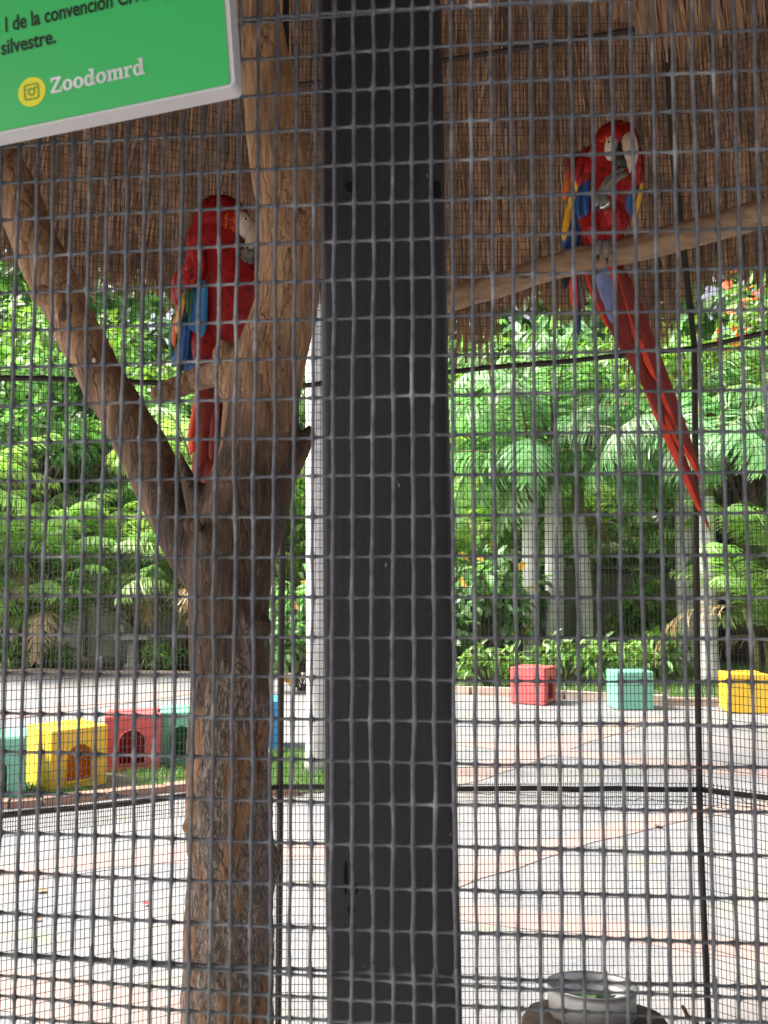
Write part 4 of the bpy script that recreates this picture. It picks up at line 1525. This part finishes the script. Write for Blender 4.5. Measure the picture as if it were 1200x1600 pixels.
# tail: long graduated feathers, lavender under-tail coverts
tail = link('tail', fuse((lambda m_: (m_.tube([q(935, 395, .055), q(945, 440, .075), q(962, 490, .085), q(985, 545, .09)], [r(24), r(26), r(20), r(7)], 14, flat=.5, up=(1, 0, 0)), m_)[1])(MB()), .004, 3), m_tail_shade, R_.root)
TF = [((938, 405), (1110, 830), 25, m_tail), ((968, 412), (1100, 760), 27, m_tail), ((946, 405), (1072, 716), 25, m_tail),
      ((958, 410), (1080, 712), 24, m_tail_shade), ((936, 406), (1040, 650), 26, m_tail), ((962, 412), (1056, 660), 24, m_tail), ((950, 408), (1040, 665), 28, m_tail_shade),
      ((930, 406), (1010, 590), 27, m_tail), ((962, 414), (1030, 600), 26, m_tail), ((948, 410), (1010, 610), 30, m_tail_shade), ((924, 405), (980, 545), 26, m_tail),
      ((918, 404), (955, 515), 24, m_tail), ((962, 414), (1000, 540), 26, m_tail), ((942, 408), (978, 555), 30, m_tail_shade)]
for i, (a, b, w_, mt) in enumerate(TF):
    k = len(TF) - i
    R_.feather('tail_feather', tail, (*a, .05 + .003 * k), (*b, .075 + .0035 * k + (b[1] - 500) * .00012), w_, *((m_tail, (.1 * (i % 3 - 1), -1, .15), -.006, .62, m_tail_shade, .5) if mt is m_tail else (m_tail_shade, (.1 * (i % 3 - 1), -1, .15), -.006, .62, m_tail_shade, .5)))
for a, b, w_, mt in [((934, 405), (952, 478), 24, m_lav), ((944, 405), (957, 506), 20, m_lav), ((928, 402), (938, 452), 22, m_navy), ((952, 405), (958, 460), 18, m_tail)]:
    R_.feather('tail_covert', tail, (*a, .035), (*b, .045), w_, mt, (0, -1, .1), .004)

# ------------------------------------------------------------------ left bird: side on, head bent behind the limb
L_ = Bird(1.84, (318, 590), 'scarlet macaw on the left stub, seen side-on, head bowed behind the tree limb')
q, r = L_.q, L_.r
mb = MB()
sp = [(334, 585, .035, 20), (342, 560, .03, 30), (347, 525, .02, 42), (348, 485, .01, 52), (347, 445, .005, 56), (342, 405, .0, 53), (339, 370, -.005, 47), (342, 340, -.005, 38), (346, 322, -.003, 24)]
mb.tube([q(x, y, d) for x, y, d, _ in sp], [r(k) for *_, k in sp], 20, flat=.9)
mb.ball(q(346, 346, -.008), r(44), r(40), r(40), 18, 12)
mb.ball(q(368, 350, -.012), r(24), r(32), r(28), 16, 10)
mb.tube([q(322, 520, .0), q(322, 555, -.005), q(322, 576, -.008)], [r(28), r(22), r(10)], 12)
mb.tube([q(350, 520, .005), q(346, 555, .0), q(340, 572, -.004)], [r(28), r(20), r(9)], 12)
mb.tube([q(382, 450, .0), q(392, 425, -.005), q(388, 408, -.012)], [r(26), r(17), r(8)], 12)
bl = fuse(mb, .0038, 5)
bl_w = bl.copy()
body = link('body', bl, m_red, L_.root)
td2 = (q(335, 585, .03) - q(340, 340, 0)).normalized()
def col_l(p):
    if (p - q(362, 345, -.03)).length < r(24):
        return m_org if random.random() < .75 else m_red
    return m_red if random.random() < .85 else m_dred
def skip_l(p):
    return (p - q(383, 350, -.03)).length < r(21) or (p.x < q(312, 0, 0).x and p.z < q(0, 425, 0).z)
L_.tufts(body, bl, 3000, col_l, skip_l, .014, lambda p: td2)
m = MB()
m.ball(q(380, 352, -.034), r(13), r(16), r(22), 16, 12, Matrix.Rotation(-.15, 3, 'Y'))
part('cheek', m, m_skin, L_.root)
m = MB()
m.ball(q(384, 342, -.055), r(3.6))
ey = part('eye', m, m_iris, L_.root)
m = MB()
m.ball(q(384.2, 342, -.0582), r(2.0))
part('pupil', m, m_pupil, ey)
m = MB()
ub = [(384, 347, -.02, 10), (391, 356, -.028, 11), (393, 369, -.034, 10), (390, 381, -.038, 7.5), (385, 390, -.040, 4), (381, 396, -.041, .8)]
m.tube([q(x, y, d) for x, y, d, _ in ub], [r(k) for *_, k in ub], 14)
part('upper_beak', m, m_horn, L_.root)
m = MB()
lb_ = [(370, 366, -.025, 11), (370, 378, -.036, 10), (374, 386, -.040, 6), (378, 390, -.040, 2.5)]
m.tube([q(x, y, d) for x, y, d, _ in lb_], [r(k) for *_, k in lb_], 12)
part('lower_beak', m, m_bbeak, L_.root)
m = MB()
m.tube([q(390, 414, -.012), q(388, 408, -.02), q(386, 404, -.026)], [r(8), r(7), r(8)], 10)
ft = part('raised_foot', m, m_foot, L_.root)
L_.toes(ft, (387, 405, -.026), [(380, 390, -.040), (386, 388, -.044), (393, 392, -.040), (376, 402, -.036)], 5,
        [(381, 398, -.040), (385, 396, -.044), (391, 398, -.040), (381, 406, -.036)])
m = MB()
m.tube([q(322, 568, -.008), q(321, 580, -.012)], [r(10), r(9)], 10)
fs_ = part('standing_foot', m, m_foot, L_.root)
L_.toes(fs_, (321, 578, -.012), [(312, 598, -.034), (324, 600, -.036), (332, 594, -.03), (318, 592, .03)], 6.5,
        [(312, 580, -.032), (322, 579, -.036), (331, 578, -.03), (320, 576, .015)])
LW = []
for i in range(8):       # long blue primaries
    LF_((308 - i * 4.6, 486 + i * 6), (306 - i * 4.6, 594 - i * 3), 19, m_blue if i % 3 else m_navy, .004, .006, .0 + .003 * i, .02 + .003 * i)
LF_((283, 530), (280, 598), 15, m_blk, 0, 0, .035, .05)
for i in range(5):       # bright blue inner coverts
    LF_((318 - i * 4.4, 438 + 4 * i), (316 - i * 4.2, 528 - 3 * i), 18, m_sky if i % 2 == 0 else m_blue, .012, .013, -.02, -.01)
LF_((298, 442), (295, 505), 13, m_grn, .012, .012, -.02, -.01)
for i in range(4):       # blue secondaries between the coverts and the long feathers
    LF_((304 - i * 6, 470 + 8 * i), (300 - i * 6, 556 + 4 * i), 18, m_blue, .009, .010, -.01, .01)
for i in range(9):       # orange, yellow and green edge
    LF_((291 - i * 2.6, 450 + 7 * i), (282 - i * 1.8, 498 + 8 * i), 12, (m_grn, m_org, m_yel, m_yel, m_grn, m_yel, m_org, m_yel, m_grn)[i], .022, .020, .0, .01)
for i in range(30):      # scarlet shoulder
    x = 313 - (i % 6) * 7 + random.uniform(-2, 2)
    y = 382 + (i // 6) * 7 + (i % 6) * 8.5
    LF_((x, y), (x - 4, y + 25), 16, m_dred if i % 4 == 0 else m_red, .014, .014, .0, .0)
wing(L_, bl_w, [(312, 402, -.026), (303, 430, -.028), (294, 468, -.016), (290, 515, -.002), (287, 565, .02)], [10, 20, 21, 17, 5], m_red, LW, (-.45, -.88, .1))
tail = link('tail', fuse((lambda m_: (m_.tube([q(334, 580, .03), q(326, 620, .045), q(322, 680, .055)], [r(22), r(24), r(9)], 14, flat=.5, up=(1, 0, 0)), m_)[1])(MB()), .004, 3), m_tail_shade, L_.root)
for i, (a, b, w_, mt) in enumerate([((330, 585), (322, 830), 24, m_tail_shade), ((338, 585), (335, 800), 24, m_tail_shade), ((324, 585), (306, 760), 22, m_tail_shade), ((346, 585), (350, 770), 24, m_tail_shade),
                                    ((318, 590), (298, 712), 16, m_tail), ((322, 590), (312, 730), 20, m_tail_shade), ((335, 590), (330, 720), 22, m_tail_shade), ((314, 590), (296, 690), 12, m_tail)]):
    L_.feather('tail_feather', tail, (*a, .05 - .003 * i), (*b, .07 - .003 * i), w_, mt, (-.2, -1, .1), 0, .8)

# ================================================================== the black post
def mat_post():
    m, nt, bs, out = new_mat('black_painted_wood')
    gr = noise_n(nt, coords(nt, (14, 14, .7)), 10, 6, .65, .4)
    c = ramp(nt, [(.3, (.007, .0063, .0078)), (.7, (.022, .0180, .0218))], gr)
    sp_ = noise_n(nt, coords(nt, (1, 1, .45)), 210, 2, .5)
    c = mixc(nt, ramp(nt, [(.765, (0, 0, 0)), (.785, (.7, .7, .7))], sp_), c, (.45, .42, .38))
    wr_ = noise_n(nt, coords(nt, (1, 1, .35)), 18, 6, .7)
    c = mixc(nt, ramp(nt, [(.62, (0, 0, 0)), (.8, (.4, .4, .4))], wr_), c, (.075, .062, .058))
    nt.links.new(c, bs.inputs['Base Color'])
    bs.inputs['Roughness'].default_value = .5
    bump_n(nt, bs, gr, .5, .0015)
    return m
YP = .655
po = thing('wooden_post', 'thick black painted wooden post behind the front mesh', 'post', (W(610, 900, YP).x, YP + .05, 0))
lt, lbm, rt, rbm = W(498, 0, YP), W(509, 1600, YP), W(690, 0, YP), W(724, 1600, YP)
def ex(a, b, z):
    return a + (b - a) * ((z - a.z) / (b.z - a.z))
V, Fc = [], []
zs = np.linspace(0.0, 3.3, 67)
for z in zs:
    a, b = ex(lt, lbm, z), ex(rt, rbm, z)
    jl = .0014 * noise.noise(Vector((1, z * 6, 0))) + .0008 * noise.noise(Vector((1, z * 25, 0)))
    jr = .0014 * noise.noise(Vector((5, z * 6, 0))) + .0008 * noise.noise(Vector((5, z * 25, 0)))
    x0, x1, y0, y1, e = a.x + jl, b.x + jr, YP, YP + .095, .008
    ring = []
    for cx, cy, a0 in ((x0 + e, y0 + e, math.pi), (x1 - e, y0 + e, 1.5 * math.pi), (x1 - e, y1 - e, 0), (x0 + e, y1 - e, .5 * math.pi)):
        for k in range(4):
            t = a0 + k * math.pi / 6
            ring.append((cx + e * math.cos(t), cy + e * math.sin(t), z))
    V += ring
for i in range(len(zs) - 1):
    for k in range(16):
        k2 = (k + 1) % 16
        Fc.append((i * 16 + k, i * 16 + k2, (i + 1) * 16 + k2, (i + 1) * 16 + k))
Fc += [tuple(reversed(range(16))), tuple(range(len(V) - 16, len(V)))]
link('shaft', np_mesh('shaft', np.array(V), Fc), mat_post(), po)
m_hole = M('knot_hole', (.004, .004, .004), rough=.95, bump=.3)
for x, y, rx, rz in ((682, 298, 8, 18), (548, 292, 11, 9), (552, 1388, 8, 10), (540, 1372, 3, 26), (549, 1422, 6, 8)):
    m = MB()
    c = W(x, y, YP)
    m.ball((c.x, YP, c.z), rx * YP / F, .0012, rz * YP / F, 14, 8)
    part('knot', m, m_hole, po)

# ================================================================== the front wire mesh
def mat_wire():
    m, nt, bs, out = new_mat('galvanised_wire')
    v = coords(nt)
    n1 = noise_n(nt, v, 120, 4, .6)
    n2 = noise_n(nt, v, 24, 4, .6)
    c = ramp(nt, [(.3, (.07, .072, .082)), (.7, (.155, .16, .18))], n1)
    c = mixc(nt, ramp(nt, [(.56, (0, 0, 0)), (.70, (.85, .85, .85))], n2), c, (.33, .335, .35))
    ru = noise_n(nt, v, 46, 6, .7)
    c = mixc(nt, ramp(nt, [(.66, (0, 0, 0)), (.74, (.8, .8, .8))], ru), c, (.11, .065, .045))
    nt.links.new(c, bs.inputs['Base Color'])
    bs.inputs['Roughness'].default_value = .5
    bs.inputs['Metallic'].default_value = .35
    bump_n(nt, bs, n1, .6, .0004)
    return m
m_wire = mat_wire()
def yf(x):
    return .583 - .105 * x + .06 * x * x
def on_front(px, py, dy=0.0):
    Y = .58
    for _ in range(30):
        Y = yf(W(px, py, Y).x) + dy
    return W(px, py, Y)
PX, PZ = .01263, .0254
ref = on_front(838.7, 998)
XI, XO = .34, 1.12
def wob(i, z, s):
    return .0009 * noise.noise(Vector((i * 3.3, z * 28, s))) + .0012 * noise.noise(Vector((i * 1.1, z * 7, s + 4)))

def mesh_panel(label, rows, stub_lo, stub_hi, dy, x0, pz, seed, slope=0.0, rad=1.0, xi=XI, mat_=m_wire):
    """rows: heights of the cross wires; uprights run from stub_lo below the first to stub_hi above the last."""
    root = thing('wire_mesh_panel', label, 'wire mesh', (0, yf(0), rows[0]), 'front mesh panels')
    k0, k1 = int((-XO - x0) / PX), int((XO - x0) / PX)
    outer = MB()
    zn = []
    for i, z in enumerate(rows):
        zn += [(z, 1.5)] if i == len(rows) - 1 else [(z, 1.5), (z + pz * .09, 1.16), (z + pz * .2, 1.0), (z + pz * .5, .95), (z + pz * .8, 1.0), (z + pz * .91, 1.16)]
    for k in range(k0, k1 + 1):
        xb = (x0 + k * PX) * (1 + dy / .58)
        lo = stub_lo * random.uniform(.75, 1.15)
        hi = stub_hi * random.uniform(.75, 1.15)
        zz = [(rows[0] - lo, .95), (rows[0] - lo * .3, 1.0)] + zn + [(rows[-1] + hi * .3, 1.0), (rows[-1] + hi, .95)]
        inside = abs(xb) < xi
        pts, rad_ = [], []
        for z, f in zz:
            x = xb + wob(k, z, seed)
            pts.append(Vector((x, yf(x) + dy - .0012 + wob(k, z, seed + 20) * .8, z + slope * x)))
            rad_.append(.00118 * rad * f * (1 + .2 * noise.noise(Vector((k, z * 60, seed)))))
        if inside:
            m = MB()
            m.tube(pts, rad_, 7)
            part('upright_wire', m, m_wire if mat_ is None else mat_, root)
        else:
            outer.tube([pts[0], pts[len(pts) // 2], pts[-1]], .0013, 4)
    part('outer_wires', outer, mat_, root)['kind'] = 'stuff'
    for j, z in enumerate(rows):
        pts, rad_ = [], []
        for k in range(k0 * 1, k1 + 1):
            for f, w_ in ((0, 1.9), (.14, 1.45), (.26, 1.05), (.5, .92), (.74, 1.05), (.86, 1.45)):
                x = x0 + (k + f) * PX
                pts.append(Vector((x, yf(x) + dy + .0008, z + slope * x + .0005 * noise.noise(Vector((x * 30, j * 2.1, seed))) + .0012 * noise.noise(Vector((x * 6, j * 1.3, seed + 3))))))
                rad_.append(.00100 * rad * w_)
        m = MB()
        m.tube(pts, rad_, 6)
        part('cross_wire', m, mat_, root)
    return root

z_ref = ref.z
rows = []
zlow = on_front(560, 1548).z
zhigh = on_front(560, -50).z
k = math.ceil((zlow - z_ref) / PZ)
while z_ref + k * PZ < zhigh:
    rows.append(z_ref + k * PZ)
    k += 1
random.seed(5)
mesh_panel('large welded wire mesh panel across the whole front of the aviary', rows, .004, .012, 0.0, ref.x, PZ, 1.0)
zt = on_front(560, 17, -.004).z
mesh_panel('upper wire mesh panel overlapping at the very top of the front', [zt + i * PZ for i in range(10)], .004, .01, -.004, ref.x + .0004, PZ, 11.0, -.004)
zb = on_front(560, 1530, -.004).z
m_wire2 = M('weathered_galvanised_wire', (.20, .215, .22), (.075, .077, .082), rough=.6, scale=70, bump=.3, bdist=.0004, metallic=.25)
mesh_panel('lower half-inch wire mesh panel with cut ends along the bottom of the front', [zb - i * .0127 for i in range(15)][::-1], .01, .012, -.004, ref.x + .0002, .0127, 21.0, -.012, .92, XI, m_wire2)

# ================================================================== the green sign
O_ = W(360, 131, .530)
Pl = W(0, 205, .562)
su = (O_ - Pl).normalized()
sn = su.cross(Vector((0, 0, 1))).normalized()          # face normal, towards the camera
if sn.y > 0:
    sn = -sn
sv = su.cross(-sn).normalized()
if sv.z < 0:
    sv = -sv
sg = thing('zoo_sign', 'green sign with white tray edge and black Spanish lettering hung tilted on the mesh', 'sign', O_)
def SP2(a, b, h=0.0):
    return O_ + su * a + sv * b + sn * h
def on_sign(px, py):
    d = W(px, py, 1.0) - EYE
    t = (O_ - EYE).dot(sn) / d.dot(sn)
    p = EYE + d * t - O_
    return p.dot(su), p.dot(sv)
def rrect(x0, x1, y0, y1, rad, n=6):
    out = []
    for cx, cy, a0 in ((x1 - rad, y0 + rad, -math.pi / 2), (x1 - rad, y1 - rad, 0), (x0 + rad, y1 - rad, math.pi / 2), (x0 + rad, y0 + rad, math.pi)):
        for k in range(n + 1):
            t = a0 + k * math.pi / 2 / n
            out.append((cx + rad * math.cos(t), cy + rad * math.sin(t)))
    return out
def slab(mb, outline, h0, h1):
    k = len(outline)
    mb.add([SP2(a, b, h0) for a, b in outline] + [SP2(a, b, h1) for a, b in outline],
           [tuple(reversed(range(k))), tuple(range(k, 2 * k))] + [(i, (i + 1) % k, k + (i + 1) % k, k + i) for i in range(k)])
def mat_sign(name, c, dirt):
    m, nt, bs, out = new_mat(name)
    n1 = noise_n(nt, coords(nt), 60, 5, .7)
    n2 = noise_n(nt, coords(nt), 16, 4, .6)
    col = mixc(nt, ramp(nt, [(.40, (0, 0, 0)), (.8, (.35, .35, .35))], n2), c, tuple(x * .85 + .02 for x in c))
    col = mixc(nt, ramp(nt, [(.70, (0, 0, 0)), (.74, (1, 1, 1))], n1), col, dirt)
    nt.links.new(col, bs.inputs['Base Color'])
    bs.inputs['Roughness'].default_value = .35
    return m
m_sgreen = mat_sign('sign_green', (.036, .47, .115), (.02, .16, .06))
m_swhite = mat_sign('sign_white_edge', (.62, .60, .62), (.35, .31, .28))
m_ink = M('sign_black_ink', (.012, .012, .012), rough=.4, bump=0)
m_swht = M('sign_white_ink', (.78, .80, .80), rough=.4, bump=0)
m_syel = M('sign_yellow_ink', (.78, .74, .03), (.72, .66, .03), rough=.4, bump=0)
m = MB()
slab(m, rrect(-.62, 0.0026, -.0012, .36, .004), -.014, -.001)
part('tray', m, m_swhite, sg, False)
m = MB()
slab(m, rrect(-.616, -.0004, .0003, .356, .0016), -.0008, 0.0)
part('face', m, m_sgreen, sg, False)

def text_part(s_, px0, py0, width_px, cap_px, mt, align='LEFT', squeeze=None):
    cu = bpy.data.curves.new('t', 'FONT')
    cu.body = s_
    cu.size = 1
    cu.offset = .02
    cu.resolution_u = 4
    cu.align_x = align
    o = bpy.data.objects.new('t', cu)
    COL.objects.link(o)
    me = bpy.data.meshes.new_from_object(o.evaluated_get(bpy.context.evaluated_depsgraph_get()))
    bpy.data.objects.remove(o)
    a0, b0 = on_sign(px0, py0)
    co = np.zeros(len(me.vertices) * 3); me.vertices.foreach_get('co', co); co = co.reshape(-1, 3)
    k = .562 / F
    sy = cap_px * k / .73
    sx = (width_px * k / (co[:, 0].max() - co[:, 0].min())) if squeeze is None else squeeze
    P = np.array([tuple(SP2(a0 + x * sx, b0 + y * sy, .0004)) for x, y, _ in co])
    me.vertices.foreach_set('co', P.astype(np.float32).reshape(-1))
    me.update()
    link('lettering', me, mt, sg)
    return sx
sx = text_part('I de la convención CITES q', 8, 50.5, 284, 26, m_ink)
text_part('Apéndice', 0, 52, 0, 26, m_ink, 'RIGHT', sx)
text_part('silvestre.', 2, 86.5, 98, 25.5, m_ink)

def glyph_slab(letter):
    """Slab-serif letter as flat outlines; x-height 1. Returns (outlines, advance)."""
    def R4(x0, x1, y0, y1):
        return [(x0, y0), (x1, y0), (x1, y1), (x0, y1)]
    def ring(cx, cy, rx, ry, ix, iy):
        out = []
        n = 20
        for i in range(n):
            a, b = 2 * math.pi * i / n, 2 * math.pi * (i + 1) / n
            out.append([(cx + ix * math.cos(a), cy + iy * math.sin(a)), (cx + rx * math.cos(a), cy + ry * math.sin(a)),
                        (cx + rx * math.cos(b), cy + ry * math.sin(b)), (cx + ix * math.cos(b), cy + iy * math.sin(b))])
        return out
    if letter == 'o':
        return ring(.5, .5, .5, .52, .2, .34), 1.06
    if letter == 'd':
        return ring(.44, .5, .44, .52, .16, .34) + [R4(.66, .96, 0, 1.5), R4(.5, .7, 1.33, 1.5), R4(.9, 1.1, 0, .17)], 1.16
    if letter == 'Z':
        return [R4(.05, 1.05, 1.2, 1.42), R4(.0, 1.1, 0, .22), [(.02, .2), (.36, .2), (1.05, 1.22), (.72, 1.22)], R4(.05, .2, .98, 1.25), R4(.95, 1.1, .15, .46)], 1.18
    if letter == 'm':
        o = [R4(-.02, .16, .84, 1.0)]
        for i, x in enumerate((.12, .66, 1.2)):
            o += [R4(x, x + .28, .0, 1.0 if i == 0 else .86), R4(x - .09, x + .37, 0, .16)]
            if i:
                o.append([(x - .3, .72), (x - .02, .80), (x + .28, .80), (x + .2, .98), (x + .02, 1.03), (x - .15, .99), (x - .3, .88)])
        return o, 1.64
    if letter == 'r':
        return [R4(.12, .4, 0, 1.0), R4(-.02, .16, .84, 1.0), R4(.0, .56, 0, .16), [(.38, .66), (.52, .82), (.72, .76), (.82, .80), (.80, .98), (.62, 1.03), (.46, .95), (.38, .85)]], .86
word, total = [], 0
for ch in 'Zoodomrd':
    g_, adv = glyph_slab(ch)
    word.append((g_, total))
    total += adv
a0, b0 = on_sign(80, 147)
a1, _ = on_sign(228, 119)
kx = (a1 - a0) / total
for g_, off in word:
    m = MB()
    for ol in g_:
        m.add([SP2(a0 + (x + off) * kx, b0 + y * kx * 1.03, .0004) for x, y in ol], [tuple(range(len(ol)))])
    part('letter', m, m_swht, sg, False)
a0, b0 = on_sign(50, 144)
rr = 25 * .548 / F
m = MB()
m.add([SP2(a0 + rr * math.cos(t), b0 + rr * math.sin(t), .0003) for t in np.linspace(0, 2 * math.pi, 41)[:-1]], [tuple(range(40))])
badge = part('badge', m, m_syel, sg, False)
def ring_on(m, pts_o, pts_i, h):
    n = len(pts_o)
    for i in range(n):
        j = (i + 1) % n
        m.add([SP2(*pts_i[i], h), SP2(*pts_o[i], h), SP2(*pts_o[j], h), SP2(*pts_i[j], h)], [(0, 1, 2, 3)])
m = MB()
u = rr * .55
ring_on(m, [(a0 + x, b0 + y) for x, y in rrect(-u, u, -u, u, u * .35)], [(a0 + x, b0 + y) for x, y in rrect(-u * .82, u * .82, -u * .82, u * .82, u * .22)], .0006)
ang = np.linspace(0, 2 * math.pi, 25)[:-1]
ring_on(m, [(a0 + u * .5 * math.cos(t), b0 + u * .5 * math.sin(t)) for t in ang], [(a0 + u * .28 * math.cos(t), b0 + u * .28 * math.sin(t)) for t in ang], .0006)
m.add([SP2(a0 + x, b0 + y, .0006) for x, y in rrect(u * .42, u * .64, u * .42, u * .64, u * .08)], [tuple(range(28))])
m.add([SP2(a0 + x, b0 + y, .0006) for x, y in ((-u * .85, u * .32), (-u * .3, u * .32), (-u * .3, u * .44), (-u * .85, u * .44))], [(0, 1, 2, 3)])
m.add([SP2(a0 + x, b0 + y, .0006) for x, y in ((u * .3, u * .32), (u * .85, u * .32), (u * .85, u * .44), (u * .3, u * .44))], [(0, 1, 2, 3)])
part('camera_emblem', m, M('emblem_green', (.20, .36, .05), rough=.4, bump=0), badge, False)
